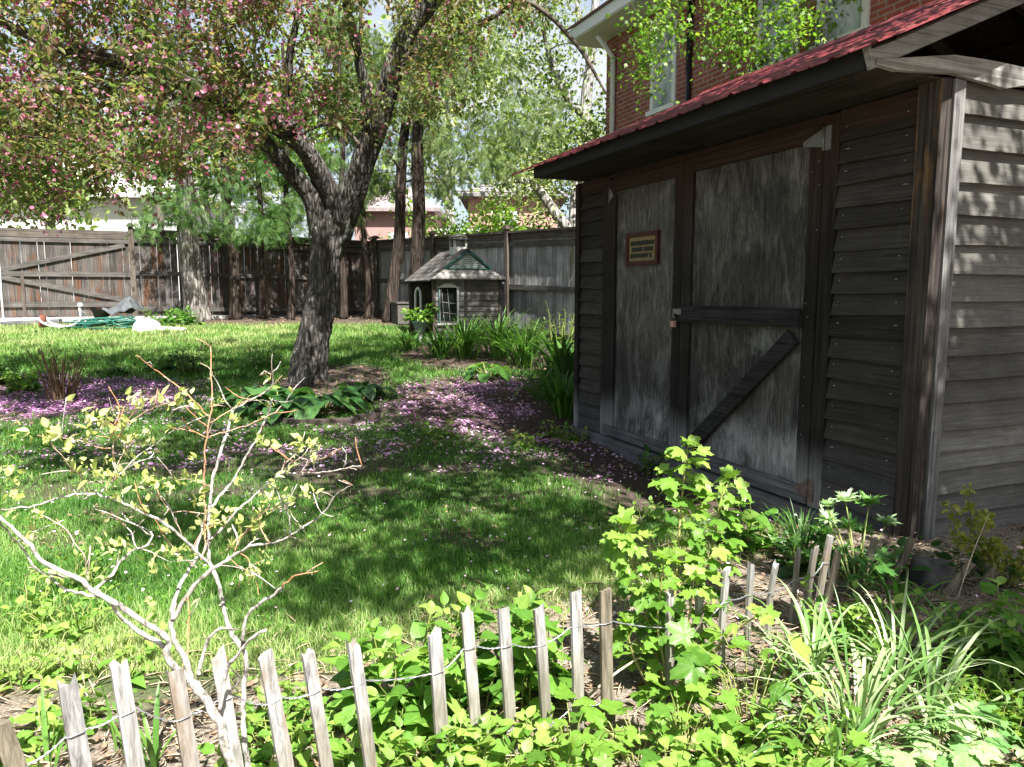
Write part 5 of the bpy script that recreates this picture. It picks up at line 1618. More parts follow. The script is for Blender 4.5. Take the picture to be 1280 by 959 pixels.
def hosta(label, px, n, L, group='hostas round the crabapple', mat='hostaleaf', name='hosta'):
    b = gat(*px); t = thing(name, label, 'plant', b, 0, group)
    fs, fl = MB(), MB()
    for i in range(n):
        a = i * 2.4 + rng.normal(0, .3); ring = i / n; el = 1.25 - .95 * ring + rng.normal(0, .08)
        st = L * (.75 + .35 * ring) * rng.uniform(.8, 1.15)
        d = V(math.cos(a) * math.cos(el), math.sin(a) * math.cos(el), math.sin(el))
        p0 = b + V(math.cos(a), math.sin(a), 0) * .03
        tip = p0 + d * st
        tip[2] = max(tip[2], float(G(tip[0], tip[1])) + .05)
        mid = (p0 + tip) / 2 + V(0, 0, .05 * L)
        fs.tube(smoothline([p0, mid, tip], [.008, .007, .005], .05)[0], .006, 5, .2, False)
        ed = V(math.cos(a) * .95, math.sin(a) * .95, .15 - .35 * ring)
        k = rng.integers(0, 2); tmv, tmf = HO[k]
        fl.inst(tmv, tmf, tip[None], ed[None], (V(0, 0, 1) + rng.normal(0, .12, 3))[None], L * rng.uniform(.75, 1.1), np.array([rng.uniform(.1, .9)]), .85)
    obj('stems', shift(fs, t), M['stem'], t); obj('foliage', shift(fl, t), M[mat], t, True)


def build_back_plants():
    hosta('large-leaved hosta left of the crabapple foot behind the brick edge', (318, 508), 17, .25)
    hosta('hosta spreading between the brick edge and the crabapple foot', (352, 520), 18, .27)
    hosta('hosta with broad blue-green leaves right in front of the crabapple trunk', (402, 520), 18, .28)
    hosta('smaller lighter hosta right of the crabapple trunk', (450, 500), 16, .2)
    G2 = 'daylily clumps in the playhouse bed'
    for px, n, L, lab in (((552, 448), 40, (.28, .45), 'light green daylily clump at the playhouse corner post'), ((582, 447), 60, (.4, .6), 'daylily clump under the playhouse window'),
                          ((622, 448), 60, (.42, .64), 'dark daylily clump below the grey playhouse boards'), ((655, 458), 46, (.4, .6), 'daylily clump between playhouse and side fence'),
                          ((512, 438), 26, (.2, .32), 'small daylily clump by the plant box left of playhouse')):
        blade_clump('daylily', lab, px, int(n * 2.3), (L[0] * 1.2, L[1] * 1.3), (.018, .03), .6, M['lilyleaf'], group=G2, rad=.32, arch=(.3, 1.4), tone=(.15, .9))
    hosta('bright green hosta at the front edge of the playhouse bed', (610, 472), 16, .2, 'hostas in the playhouse bed', 'lilyleaf')
    blade_clump('daylily', 'tall daylily clump against the far corner of the shed', (703, 520), 150, (.38, .62), (.02, .032), .6, M['lilyleaf'], rad=.22, arch=(.3, 1.3), tone=(.1, .65))
    blade_clump('daylily', 'dark broad-leaved clump behind the daylily at the shed corner', (705, 470), 80, (.42, .7), (.035, .06), .6, M['darkleaf'], rad=.3, arch=(.3, 1.2), tone=(.1, .6))
    blade_clump('daylily', 'drooping dark blades edging the bare soil left of the shed', (672, 500), 30, (.35, .6), (.02, .03), .9, M['darkleaf'], rad=.15, arch=(1.0, 2.0), tone=(.1, .9))
    leafy_plant('spurge', 'spurge with yellow-green heads against the side fence', (705, 462), 14, .78, .075, LA, M['mapleleaf'], .22, 16, pair=False, bushy=.25)
    leafy_plant('fern', 'feathery green fern beside the playhouse corner', (660, 445), 26, .5, .09, LA, M['cedarbright'], .2, 14, bushy=.5)
    # bed at the left
    t = thing('bare_shrub', 'clump of bare upright brown twigs in the purple petal bed', 'shrub', gat(78, 500)); f = MB(); b = V(*t.location)
    for _ in range(46):
        a = rng.uniform(0, 6.28); L = rng.uniform(.3, .55); ln = rng.uniform(0, .5)
        p = b + V(math.cos(a), math.sin(a), 0) * rng.uniform(0, .13); s = np.linspace(0, 1, 6)[:, None]
        f.tube(p + s * V(0, 0, L) + s ** 1.5 * V(math.cos(a), math.sin(a), 0) * ln * L, np.linspace(.008, .004, 6), 5, .5, False)
    obj('twigs', shift(f, t), M['brownstem'], t)
    f = MB(); n = 120; P = b + rng.normal(0, 1, (n, 3)) * V(.22, .2, .1) + V(0, 0, .42)
    f.inst(LEAF6, LEAF6F, P, nrm(rng.normal(0, 1, (n, 3))), rng.normal(0, .5, (n, 3)) + V(0, 0, 1), rng.uniform(.02, .04, n), rng.random(n)); obj('foliage', shift(f, t), M['darkleaf'], t)
    for px, h, lab, tm, mt in (((238, 468), .34, 'dark green bushy perennial behind the petal bed', LA, 'darkleaf'), ((330, 462), .26, 'mid green bushy perennial between the dark bush and the crabapple', LA, 'lilyleaf'), ((200, 466), .16, 'low green clump beside the dark bushy perennial', OV, 'lilyleaf'),
                           ((28, 488), .2, 'low leafy clump left of the bare twigs', OV, 'ovateleaf'), ((148, 470), .12, 'weedy green clump behind the bare twigs', LA, 'lilyleaf'), ((0, 478), .2, 'low leafy clump at the left edge of the petal bed', OV, 'lilyleaf')):
        leafy_plant('perennial', lab, px, 26, h, .08, tm, M[mt], .24, 8, (.1, .85), group='perennials behind the petal bed', bushy=.6)
    for px, lab in (((206, 407), 'low green plant at the foot of the gate post'), ((232, 408), 'low green plant beside the sunlit cedar trunk')):
        leafy_plant('perennial', lab, px, 22, .28, .13, OV, M['lilyleaf'], .35, 5, group='low plants under the back fence', bushy=.7)
    leafy_plant('weed', 'dark broad-leaved weed against the shed sill', (815, 592), 9, .16, .12, OV, M['darkleaf'], .12, 4, bushy=.9)
    for px, lab in (((692, 548), 'bright small weed on the bare soil by the shed corner'), ((716, 552), 'second small bright weed by the shed sill'), ((655, 560), 'pale weed in the thin grass left of the shed weeds'), ((545, 545), 'small green weed in the petal covered soil')):
        leafy_plant('weed', lab, px, 14, .12, .07, OV, M['currantleaf'], .16, 3, group='small weeds near the shed', bushy=.9)
    # brick edge
    for i, (px, rz, lab) in enumerate((((352, 529), -.1, 'brick in the bed edge, leftmost'), ((378, 531), -.02, 'brick in the bed edge below the large hosta'), ((404, 532), .0, 'brick in the bed edge below the crabapple trunk'),
                                       ((431, 531), .12, 'brick in the bed edge right of the trunk'), ((459, 526), .35, 'brick in the bed edge, turned towards the path'), ((484, 518), .5, 'brick in the bed edge, rightmost'))):
        b = gat(*px); t = thing('edging_brick', 'dull red ' + lab, 'brick', b, rz, 'bricks edging the crabapple bed')
        f = MB(); f.box((-.112, -.05, -.03), (.112, .05, .045 + .01 * rng.random()), None, .004); o = obj('edging_brick_body', f, M['brickdull'], t)
    # weeds and clover mixed in the grass
    mb = MB()
    x, y = sample(5200, -6, 2.4, 2.5, 9.5, lambda a, b: np.clip(grass_density(a, b) * sstep(.35, .7, wob(a * 1.4 + 5, b * 1.6)) + .06, 0, 1) * .8)
    n = len(x); a = rng.uniform(0, 6.28, n)
    for k in range(4):
        az = a + k * 1.6 + rng.normal(0, .3, n); e = rng.uniform(.1, .7, n)
        D = np.stack([np.cos(az), np.sin(az), np.sin(e)], -1)
        mb.inst(LEAF6, LEAF6F, np.stack([x, y, G(x, y) + .012 + .02 * rng.random(n)], -1), D, np.tile(V(0, 0, 1.), (n, 1)) - .4 * D, rng.uniform(.012, .03, n), np.clip(rng.normal(.35, .22, n), 0, 1))
    tag(obj('lawn_weeds', mb, M['ovateleaf']), 'broad-leaved weeds and clover mixed into the lawn', 'weeds', kind='stuff')


M['brickdull'] = plain('dull_brick', (.06, .046, .041), .95, .1, var=.4, scale=14)
build_back_plants()


def build_gate_clutter():
    b = gat(132, 412); t = thing('garden_hose', 'heap of green garden hose on the far lawn by the gate', 'hose', b)
    f = MB(); pts = []
    for i in range(330):
        a = i * .2; r = .33 + .1 * math.sin(i * .037) + .06 * math.sin(i * .31); k = i / 330
        pts.append(b + V(1.45 * r * math.cos(a) + .05 * math.sin(i * .05), .7 * r * math.sin(a), .02 + .2 * k * (1 - .5 * math.sin(a * .5) ** 2) + .05 * math.sin(i * .13) ** 2))
    for i in range(60):
        s = i / 60; pts.append(b + V(.3 + .55 * s, -.3 - .12 * math.sin(s * 6), .03 + .12 * (1 - s) ** 2))
    p, _ = smoothline(pts, np.ones(len(pts)), .05); f.tube(p, .012, 7); obj('coil', shift(f, t), plain('green_hose', (.018, .1, .07), .4, .5, var=.3, scale=3), t, True)
    b = gat(148, 405); t = thing('folded_tarp', 'crumpled dark grey tarp on top of the green hose', 'tarp', b + V(0, 0, .12))
    n = 11; X, Y = np.meshgrid(np.linspace(-.4, .4, n), np.linspace(-.22, .22, n)); Z = .12 + .14 * np.sin(X * 7 + 1) * np.cos(Y * 9) + .22 * np.exp(-((X - .28) / .14) ** 2 - (Y / .2) ** 2) + rng.normal(0, .02, X.shape)
    f = MB(); i, j = np.meshgrid(np.arange(n - 1), np.arange(n - 1), indexing='ij'); q = np.stack([i * n + j, i * n + j + 1, (i + 1) * n + j + 1, (i + 1) * n + j], -1).reshape(-1, 4)
    v = np.stack([X, Y, Z], -1).reshape(-1, 3); f.add(v, [q], .5); f.add(v - V(0, 0, .012), [q[:, ::-1]], .5); obj('sheet', f, plain('dark_tarp', (.07, .075, .08), .6, .3, var=.4), t)
    b = gat(183, 413); t = thing('white_sack', 'rounded white sack lying beside the green hose', 'sack', b)
    f = MB(); k, m = 14, 8
    v = []
    for i in range(m + 1):
        e = math.pi / 2 * i / m
        for j in range(k):
            a = 2 * math.pi * j / k; r = .23 * math.cos(e) ** .8 * (1 + .07 * math.sin(3 * a + 1))
            v.append((1.1 * r * math.cos(a), .8 * r * math.sin(a), .2 * math.sin(e) + (0 if i else -.02)))
    f.add(v, [np.array([[i * k + j, i * k + (j + 1) % k, (i + 1) * k + (j + 1) % k, (i + 1) * k + j] for i in range(m) for j in range(k)])], .5); obj('body', f, M['white'], t, True)
    f = MB(); f.hexa([(.15, -.25, 0), (.75, -.2, 0), (.7, .1, 0), (.2, .1, 0), (.15, -.25, .05), (.75, -.2, .03), (.7, .1, .03), (.2, .1, .06)], .5); obj('flap', f, M['white'], t)
    b = gat(80, 411); t = thing('wire_basket', 'low shallow basket with pale rim and rusty end left of the hose', 'basket', b, .1)
    f = MB(); a = np.linspace(0, np.pi, 13)
    for dy in (-.13, .13):
        f.tube(np.stack([-.36 * np.cos(a), 0 * a + dy, .2 - .17 * np.sin(a)], -1), .018, 6)
    for x in np.linspace(-.3, .3, 9):
        z = .2 - .17 * math.sqrt(max(0, 1 - (x / .36) ** 2)); f.tube([(x, -.13, z), (x, .13, z)], .008, 5)
    f.tube([(.36, -.13, .2), (.28, 0, .36), (.36, .13, .2)], .01, 6); obj('rim', f, M['white'], t)
    f = MB(); f.tube([(-.36, 0, .1), (-.34, 0, .1)], (.15, .15), 14); obj('end_panel', f, M['rust'], t)
    b = gat(102, 408); t = thing('garden_stake', 'thin pale stake with a round knob standing by the hose', 'stake', b)
    f = MB(); f.tube([(0, 0, -.05), (0, 0, .34)], .022, 8); obj('pole', f, M['steel'], t)
    f = MB(); e = np.linspace(-1.5, 1.5, 8); f.tube(np.stack([0 * e, 0 * e, .38 + .05 * np.sin(e)], -1), .05 * np.cos(e), 10); obj('knob', f, M['white'], t, True)
    for i, (px, rz, L, lab) in enumerate((((22, 402), .3, 1.3, 'dark weathered plank lying below the gate at far left'), ((40, 406), .22, 1.0, 'pale plank lying in front of the gate'))):
        b = gat(*px); t = thing('plank', lab, 'plank', b, rz)
        f = MB(); f.hexa([(-L / 2, -.1, 0), (L / 2, -.09, 0), (L / 2, .1, 0), (-L / 2, .09, 0), (-L / 2, -.1, .06), (L / 2, -.09, .1), (L / 2, .1, .1), (-L / 2, .09, .06)], .4 + .3 * i)
        obj('plank_body', f, M['sill'] if i else M['railgrey'], t)


build_gate_clutter()


# ------------------------------------------------------------------ picket fence
PK = [  # top x, top y, foot x, foot y, dark
    (-2, 902, 30, 985, 1), (84, 853, 103, 965, 0), (148, 830, 170, 965, 0), (219, 838, 240, 965, 0), (272, 816, 296, 965, 0), (332, 822, 358, 965, 0),
    (384, 812, 409, 965, 0), (441, 804, 463, 962, 0), (543, 791, 553, 930, 0), (583, 762, 597, 934, 0), (629, 761, 641, 945, 0), (673, 761, 684, 922, 0),
    (719, 738, 722, 885, 0), (756.5, 735, 760, 905, 1), (838, 742, 838, 858, 0), (874, 742, 872, 842, 0), (909, 713, 904, 835, 0), (939, 706, 933, 808, 0), (970, 704, 963, 795, 0),
    (998, 690, 990, 778, 0), (1019, 686, 1008, 770, 0), (1038, 671, 1022, 765, 0), (1048, 690, 1030, 762, 1), (1095, 673, 1068, 752, 1), (1141, 673, 1103, 752, 1), (1215, 703, 1160, 765, 1), (1245, 712, 1190, 770, 1)]


def build_pickets():
    dpx = lambda x: np.interp(x, [-20, 85, 345, 470, 630, 760, 838, 905, 1000, 1035, 1100, 1245], [1.36, 1.45, 1.7, 1.85, 2.05, 2.2, 2.33, 2.45, 2.85, 2.98, 3.1, 3.1])
    ft = at(640, 945, 2.05)
    t = thing('picket_fence', 'low wired fence of grey weathered pickets, some leaning, across the foreground', 'fence', (ft[0], ft[1], 0))
    feet, tops = [], []
    for (tx, ty, fx, fy, dk) in PK:
        d = dpx(fx); feet.append(at(fx, fy, d)); tops.append(at(tx, ty, d - .02 + rng.normal(0, .008)))
    feet = np.array(feet); tops = np.array(tops)
    tan = nrm(np.gradient(feet, axis=0)); tan[:, 2] = 0; tan = nrm(tan)
    wires = {.78: [], .2: []}
    for i, (tp, fo) in enumerate(zip(tops, feet)):
        dk = PK[i][4]
        f = MB(); w = .0335 * rng.uniform(.86, 1.08); th = .011
        if dk: w *= 1.1
        d = nrm(tp - fo); fo2 = fo - d * max(.06, (fo[2] + .05) / max(d[2], .3)); L = np.linalg.norm(tp - fo2)
        sd = nrm(tan[i] + V(0, 0, 0) + rng.normal(0, .08, 3) * V(1, 1, 0)); sd = nrm(sd - d * (sd @ d)); nn = np.cross(sd, d)
        k = 8; us = np.linspace(0, 1, k); bow = rng.normal(0, .004)
        ring = []
        for u in us:
            c = fo2 + d * L * u + nn * bow * math.sin(math.pi * u)
            ww = w * (1 + rng.normal(0, .03))
            top = (u == 1)
            for (a, b2) in ((-1, -1), (-.35, -1.05), (.3, -1), (1, -1), (1, 1), (-1, 1)):
                cut = d * (rng.normal(0, .009) if top else 0)
                ring.append(c + sd * ww / 2 * a + nn * th / 2 * b2 + cut)
        m = 6
        q = np.array([[r * m + j, r * m + (j + 1) % m, (r + 1) * m + (j + 1) % m, (r + 1) * m + j] for r in range(k - 1) for j in range(m)])
        f.add(np.array(ring), [q, np.arange(m)[::-1].reshape(1, m), ((k - 1) * m + np.arange(m)).reshape(1, m)], rng.uniform(.25, .8))
        obj('picket', shift(f, t), M['pickettop'] if dk else M['picket'], t)
        if i < 23:
            for h in wires:
                hh = {.78: .80, .2: .13}[h] if True else h
                Lf = np.linalg.norm(tp - fo)
                ph = tp - d * (.105 if h > .5 else .105 + .235)
                for s in (-1, 1):
                    wires[h].append((ph + sd * (w / 2 + .006) * s, nn, sd, w, ph, th, s))
    for h in wires:
        f = MB(); seq = wires[h]
        for sgn in (1, -1):      # two strands, one each side of the slats, twisted between them
            pts = []
            for n_, (p, nn, sd, w, ph, th, s) in enumerate(seq):
                if s < 0:
                    pts += [ph - sd * (w / 2 + .004), ph - sd * w * .35 + nn * sgn * (th / 2 + .003), ph + sd * w * .35 + nn * sgn * (th / 2 + .003), ph + sd * (w / 2 + .004)]
                elif n_ + 1 < len(seq):
                    a = ph + sd * (w / 2 + .004); nx = seq[n_ + 1]; b = nx[4] - nx[2] * (nx[3] / 2 + .004)
                    for u in np.linspace(.08, .92, 9):
                        an = u * 16 + (0 if sgn > 0 else np.pi)
                        pts.append(a + (b - a) * u + .0018 * (math.cos(an) * nn + math.sin(an) * V(0, 0, 1)) - V(0, 0, 1) * .02 * u * (1 - u))
            f.tube(np.array(pts), .0013, 5)
        obj('wire', shift(f, t), M['wire'], t)


build_pickets()


# ------------------------------------------------------------------ the nearly bare shrub in front
def build_shrub():
    D0 = 1.62
    stems = [  # (points (x, y), start/end half width px, start/end depth, tone: low dark, middle pale bark, high orange)
        ([(318, 1010), (300, 975), (285, 945), (272, 900), (256, 872), (240, 853)], (10, 8.5), (1.60, 1.62), .3),
        ([(240, 853), (222, 838), (208, 820), (211, 801), (203, 794), (190, 783), (165, 768), (146, 756), (116, 739), (98, 724), (71, 712), (54, 703), (37, 681), (22, 667), (0, 647), (-30, 620)], (7, 3.0), (1.62, 1.42), .4),
        ([(205, 808), (177, 793), (152, 772), (131, 748), (109, 744), (82, 737), (62, 722)], (5, 2.2), (1.60, 1.52), .5),
        ([(82, 722), (49, 714), (24, 682), (0, 656), (-25, 640)], (2.4, 1.5), (1.5, 1.4), .3),
        ([(114, 741), (135, 724), (152, 701), (167, 688), (186, 681), (191, 671), (163, 654), (150, 640)], (3.4, 1.0), (1.55, 1.66), .4),
        ([(170, 686), (164, 668), (151, 654), (140, 648), (129, 645)], (1.4, .7), (1.6, 1.68), .5),
        ([(189, 671), (176, 660), (165, 655), (154, 650)], (1.2, .7), (1.6, 1.55), .5),
        ([(240, 853), (231, 822), (217, 799), (214, 779), (216, 776), (236, 742), (249, 726), (270, 709), (277, 705)], (6, 3.6), (1.62, 1.7), .25),
        ([(277, 705), (292, 694), (298, 681), (292, 662), (290, 656)], (3, 1.4), (1.7, 1.75), .45),
        ([(216, 776), (218, 752), (231, 720), (244, 701), (246, 684), (253, 664), (250, 650)], (5, 2), (1.66, 1.78), .5),
        ([(318, 990), (308, 945), (304, 900), (304, 864), (304, 812), (294, 799), (283, 777), (276, 742), (270, 722), (262, 703), (261, 666), (262, 637), (266, 600), (276, 565), (284, 541), (291, 512)], (5.6, 2.4), (1.78, 1.84), .5),
        ([(291, 512), (310, 502), (332, 490), (340, 482), (341, 466), (349, 458), (351, 452)], (1.9, .8), (1.84, 1.88), .55),
        ([(340, 470), (330, 464), (325, 470)], (.9, .6), (1.87, 1.86), .55), ([(291, 512), (282, 503), (276, 490), (273, 488)], (1.4, .7), (1.84, 1.82), .5),
        ([(262, 677), (285, 652), (309, 628), (341, 600), (349, 593), (376, 592), (404, 591), (430, 586), (451, 583)], (2.8, .9), (1.8, 1.68), .55),
        ([(264, 634), (277, 619), (292, 600), (306, 574), (325, 541), (334, 520), (340, 499)], (2.8, 1.9), (1.8, 1.92), .55),
        ([(340, 501), (352, 504), (359, 503), (366, 502)], (1.2, .6), (1.92, 1.95), .5), ([(339, 503), (328, 501), (316, 501), (310, 499)], (1.2, .6), (1.92, 1.88), .5),
        ([(334, 520), (348, 516), (346, 517)], (.8, .5), (1.92, 1.92), .6),
        ([(277, 705), (300, 690), (311, 684), (339, 679), (362, 671), (377, 660), (405, 641), (418, 622), (428, 612), (440, 607)], (3, .9), (1.72, 1.6), .5),
        ([(362, 671), (362, 648), (352, 632), (345, 612), (340, 605)], (1.5, .7), (1.65, 1.62), .5), ([(377, 660), (366, 645), (358, 634), (360, 626)], (1.2, .6), (1.62, 1.66), .6),
        ([(418, 622), (405, 615), (392, 618)], (.9, .6), (1.6, 1.58), .6), ([(440, 607), (430, 604), (424, 600)], (.8, .5), (1.6, 1.6), .6),
        ([(304, 812), (304, 795), (311, 767), (345, 742), (352, 735)], (4.2, 2.2), (1.78, 1.72), .35),
        ([(352, 735), (364, 724), (376, 719), (390, 716), (397, 715)], (1.8, .8), (1.72, 1.68), .9),
        ([(271, 892), (275, 884), (281, 849), (288, 830), (298, 818), (306, 806), (316, 797), (333, 787)], (4.2, 2.6), (1.61, 1.52), .5),
        ([(248, 845), (250, 832), (256, 814), (264, 796), (273, 787), (285, 786), (298, 787)], (4.4, 1.6), (1.63, 1.7), .3),
        ([(290, 862), (300, 850), (292, 838), (278, 828)], (2, 1.1), (1.75, 1.7), .2),
        ([(233, 830), (235, 800), (236, 770), (235, 740)], (1.6, .9), (1.64, 1.68), .85),
        ([(252, 700), (256, 684), (256, 645), (255, 600), (256, 608 - 30), (259, 542), (264, 514), (265, 486), (263, 458), (263, 434)], (2.3, 1.1), (1.74, 1.78), .8),
        ([(264, 525), (241, 500), (222, 484), (206, 472), (188, 457), (170, 444)], (1.6, .9), (1.78, 1.72), .85),
        ([(262, 536), (243, 521), (232, 508)], (1.1, .7), (1.78, 1.74), .85), ([(259, 548), (240, 538), (226, 521)], (1.1, .7), (1.78, 1.72), .85),
        ([(262, 530), (285, 515), (305, 503), (330, 492)], (1.2, .7), (1.78, 1.84), .8), ([(262, 545), (290, 538), (318, 528), (345, 516)], (1.3, .7), (1.78, 1.86), .75),
        ([(263, 510), (272, 507), (282, 509)], (.8, .5), (1.78, 1.8), .7),
        ([(261, 705), (236, 681), (210, 658), (178, 641), (146, 626), (122, 619), (94, 618), (71, 624), (37, 634), (9, 637), (-20, 640)], (3.0, 1.2), (1.7, 1.5), .5),
        ([(124, 619), (131, 610), (156, 588), (172, 571), (187, 560), (204, 548), (219, 538), (240, 539)], (1.6, .7), (1.56, 1.6), .4),
        ([(145, 600), (144, 579), (141, 556), (150, 542), (159, 530), (169, 511), (169, 505)], (1.7, 1.0), (1.57, 1.55), .75),
        ([(159, 530), (178, 518), (195, 509), (208, 505), (224, 499)], (1.1, .7), (1.55, 1.53), .7), ([(150, 538), (135, 529), (118, 526), (105, 527)], (1, .6), (1.55, 1.5), .75),
        ([(139, 562), (120, 558), (101, 552), (75, 549), (47, 545)], (1.2, .7), (1.56, 1.45), .75), ([(141, 550), (128, 546), (114, 543)], (.9, .5), (1.56, 1.52), .75),
        ([(131, 605), (110, 602), (96, 592), (82, 575), (64, 554)], (1.2, .7), (1.56, 1.46), .7), ([(94, 618), (105, 604), (122, 602), (140, 604)], (1, .6), (1.52, 1.56), .6),
        ([(144, 585), (152, 570), (160, 556), (158, 548)], (1, .6), (1.57, 1.62), .7), ([(156, 588), (170, 580), (182, 574), (195, 572)], (1, .6), (1.58, 1.62), .5),
        ([(230, 676), (214, 640), (205, 625), (180, 610), (176, 604)], (1.2, .7), (1.68, 1.6), .6), ([(258, 643), (235, 640), (215, 640), (205, 632), (200, 622)], (1, .6), (1.74, 1.68), .75),
        ([(237, 690), (260, 660), (272, 655), (290, 645)], (1, .6), (1.72, 1.8), .75), ([(245, 700), (225, 702), (205, 700), (190, 690)], (1.1, .6), (1.7, 1.6), .5),
        ([(246, 710), (222, 690), (208, 675), (203, 668)], (1.3, .8), (1.7, 1.66), .65), ([(282, 690), (300, 672), (318, 652), (330, 640), (352, 634)], (1.3, .7), (1.72, 1.66), .75),
        ([(300, 690), (318, 676), (324, 662), (326, 650)], (1, .6), (1.7, 1.72), .6), ([(301, 692), (312, 702), (318, 720), (324, 745)], (1, .6), (1.7, 1.66), .85),
        ([(298, 735), (302, 720), (316, 708), (330, 700)], (1.1, .6), (1.7, 1.64), .7), ([(288, 700), (305, 712), (325, 718)], (.9, .5), (1.71, 1.66), .85),
        ([(349, 593), (356, 580), (359, 574), (348, 565), (340, 559)], (1.4, .7), (1.72, 1.7), .75), ([(352, 592), (362, 582), (379, 569), (384, 560)], (1.3, .7), (1.71, 1.68), .6),
        ([(376, 592), (383, 583), (394, 576), (410, 572), (421, 564)], (1.1, .6), (1.7, 1.66), .65), ([(394, 592), (390, 580), (380, 574), (366, 569)], (1.0, .6), (1.7, 1.72), .6),
        ([(430, 586), (433, 580), (429, 576)], (.8, .5), (1.69, 1.69), .55), ([(265, 610), (245, 602), (225, 600), (210, 597)], (.9, .5), (1.78, 1.72), .7),
        ([(114, 690 - 6), (108, 720), (108, 700), (98, 684), (82, 662), (60, 648), (40, 640)], (1.5, .9), (1.53, 1.5), .65)]
    b = at(318, 1000, 1.6); b[2] = 0
    t = thing('bare_shrub', 'nearly bare pale-barked shrub with orange shoots opening its first leaves', 'shrub', b)
    f = MB(); tips = []
    for pts, wd, dd, tone in stems:
        n = len(pts); s = np.linspace(0, 1, n)
        wob_ = np.interp(s, [0, .3, .6, 1], [0, rng.normal(0, .02), rng.normal(0, .02), 0])
        P = [at(x, y, d + w_) for (x, y), d, w_ in zip(pts, np.interp(s, [0, 1], dd), wob_)]
        r = .64 * np.interp(s, [0, 1], wd) * np.interp(s, [0, 1], dd) / FPX
        p, rr = smoothline(P, r, .012)
        p = p + rng.normal(0, .0011, p.shape); rr = rr * (1 + rng.normal(0, .09, len(rr)))
        k = 9 if wd[0] > 3 else 6
        f.tube(p, rr, k, np.clip(tone + rng.normal(0, .04, len(p)).repeat(k), 0, 1))
        L = len(p)
        for _ in range(int(L / 7) if wd[0] < 4 else int(L / 16)):       # little spurs
            i = rng.integers(1, L - 1); d = nrm(nrm(p[min(i + 1, L - 1)] - p[i]) * .7 + rng.normal(0, .6, 3)); q = rng.uniform(.006, .03 if wd[0] < 3 else .014)
            f.tube([p[i], p[i] + d * q * .6, p[i] + d * q + rng.normal(0, .002, 3)], [max(.0008, rr[i] * .5), .0009, .0006], 5, .6)
        if wd[0] < 4:                                              # side twigs
            for _ in range(max(1, int(L / 14))):
                i = rng.integers(L // 4, L); dirn = nrm(nrm(p[min(i + 1, L - 1)] - p[max(i - 1, 0)]) * .8 + rng.normal(0, .55, 3) + V(0, 0, .3)); q = rng.uniform(.03, .1)
                m = p[i] + dirn * q * .5 + rng.normal(0, .006, 3)
                tw = np.array([p[i], m, p[i] + dirn * q + rng.normal(0, .01, 3)]); f.tube(smoothline(tw, [.0016, .0012, .0007], .012)[0], np.linspace(.0016, .0007, len(smoothline(tw, [1, 1, 1], .012)[0])), 5, rng.choice([.5, .6, .75, .85]))
                tips.append((smoothline(tw, [1, 1, 1], .006)[0], 1.0))
        tips.append((p, wd[0]))
    base = [V(b[0], b[1], -.03), at(318, 1005, 1.6)]
    f.tube(base, [.013, .0114], 9, .3)
    obj('stems', shift(f, t), M['shrubbark'], t, True)
    lf = MB()
    clus = [(165, 503, 1.55, 8), (178, 507, 1.54, 6), (206, 505, 1.53, 6), (226, 499, 1.53, 6), (155, 527, 1.55, 6), (105, 528, 1.5, 6), (128, 520, 1.52, 5), (166, 545, 1.6, 8), (160, 552, 1.6, 5), (140, 535, 1.55, 4), (116, 545, 1.52, 5), (55, 546, 1.46, 9), (72, 548, 1.46, 8), (35, 540, 1.45, 4),
            (85, 552, 1.48, 4), (108, 590, 1.52, 9), (125, 594, 1.54, 9), (140, 598, 1.56, 6), (132, 582, 1.53, 5), (185, 555, 1.62, 4), (175, 574, 1.6, 5), (182, 599, 1.6, 6), (197, 602, 1.6, 7), (214, 606, 1.66, 6), (90, 570, 1.5, 3), (228, 504, 1.55, 4), (266, 503, 1.79, 4), (248, 506, 1.76, 3),
            (262, 652, 1.78, 9), (272, 642, 1.79, 7), (250, 656, 1.75, 5), (287, 640, 1.8, 6), (240, 604, 1.72, 6), (228, 600, 1.7, 6), (252, 620, 1.74, 5), (245, 630, 1.74, 4), (292, 523, 1.85, 5), (240, 577, 1.76, 3), (320, 552, 1.7, 7), (336, 558, 1.7, 5), (375, 553, 1.69, 9), (386, 560, 1.68, 8), (392, 566, 1.68, 5), (365, 567, 1.7, 4),
            (335, 618, 1.66, 8), (336, 628, 1.66, 6), (322, 652, 1.72, 7), (325, 666, 1.72, 5), (358, 627, 1.65, 7), (388, 620, 1.6, 6), (298, 659, 1.75, 6), (331, 697, 1.66, 8), (318, 708, 1.66, 4), (296, 685, 1.72, 5), (310, 724, 1.68, 4), (210, 690, 1.64, 7), (222, 700, 1.68, 6), (238, 690, 1.7, 5),
            (150, 683, 1.58, 7), (138, 684, 1.57, 5), (165, 686, 1.6, 4), (196, 710, 1.62, 4), (190, 754, 1.62, 4), (120, 735, 1.55, 4), (20, 615, 1.42, 8), (10, 600, 1.42, 6), (15, 580, 1.42, 5), (45, 650, 1.48, 5), (35, 668, 1.48, 6), (60, 722, 1.52, 6), (78, 728, 1.52, 5), (205, 655, 1.66, 5), (176, 638, 1.6, 5), (145, 622, 1.58, 5), (112, 728, 1.55, 4), (340, 600, 1.68, 3), (300, 602, 1.84, 3), (20, 650, 1.45, 4)]
    for x, y, d, n in clus:
        c = at(x, y, d); ax = nrm(rng.normal(0, .5, 3) + V(0, 0, .7))
        m = int(n * 1.15) + rng.integers(0, 4)
        Dd = nrm(rng.normal(0, .75, (m, 3)) + ax); Nn = rng.normal(0, .6, (m, 3)) + V(0, -.3, .8)
        instmix(lf, LA + [OV[0], OV[2]], c + rng.normal(0, .009, (m, 3)), Dd, Nn, rng.uniform(.009, .027, m), np.clip(rng.normal(.55, .25, m), 0, 1), .8)
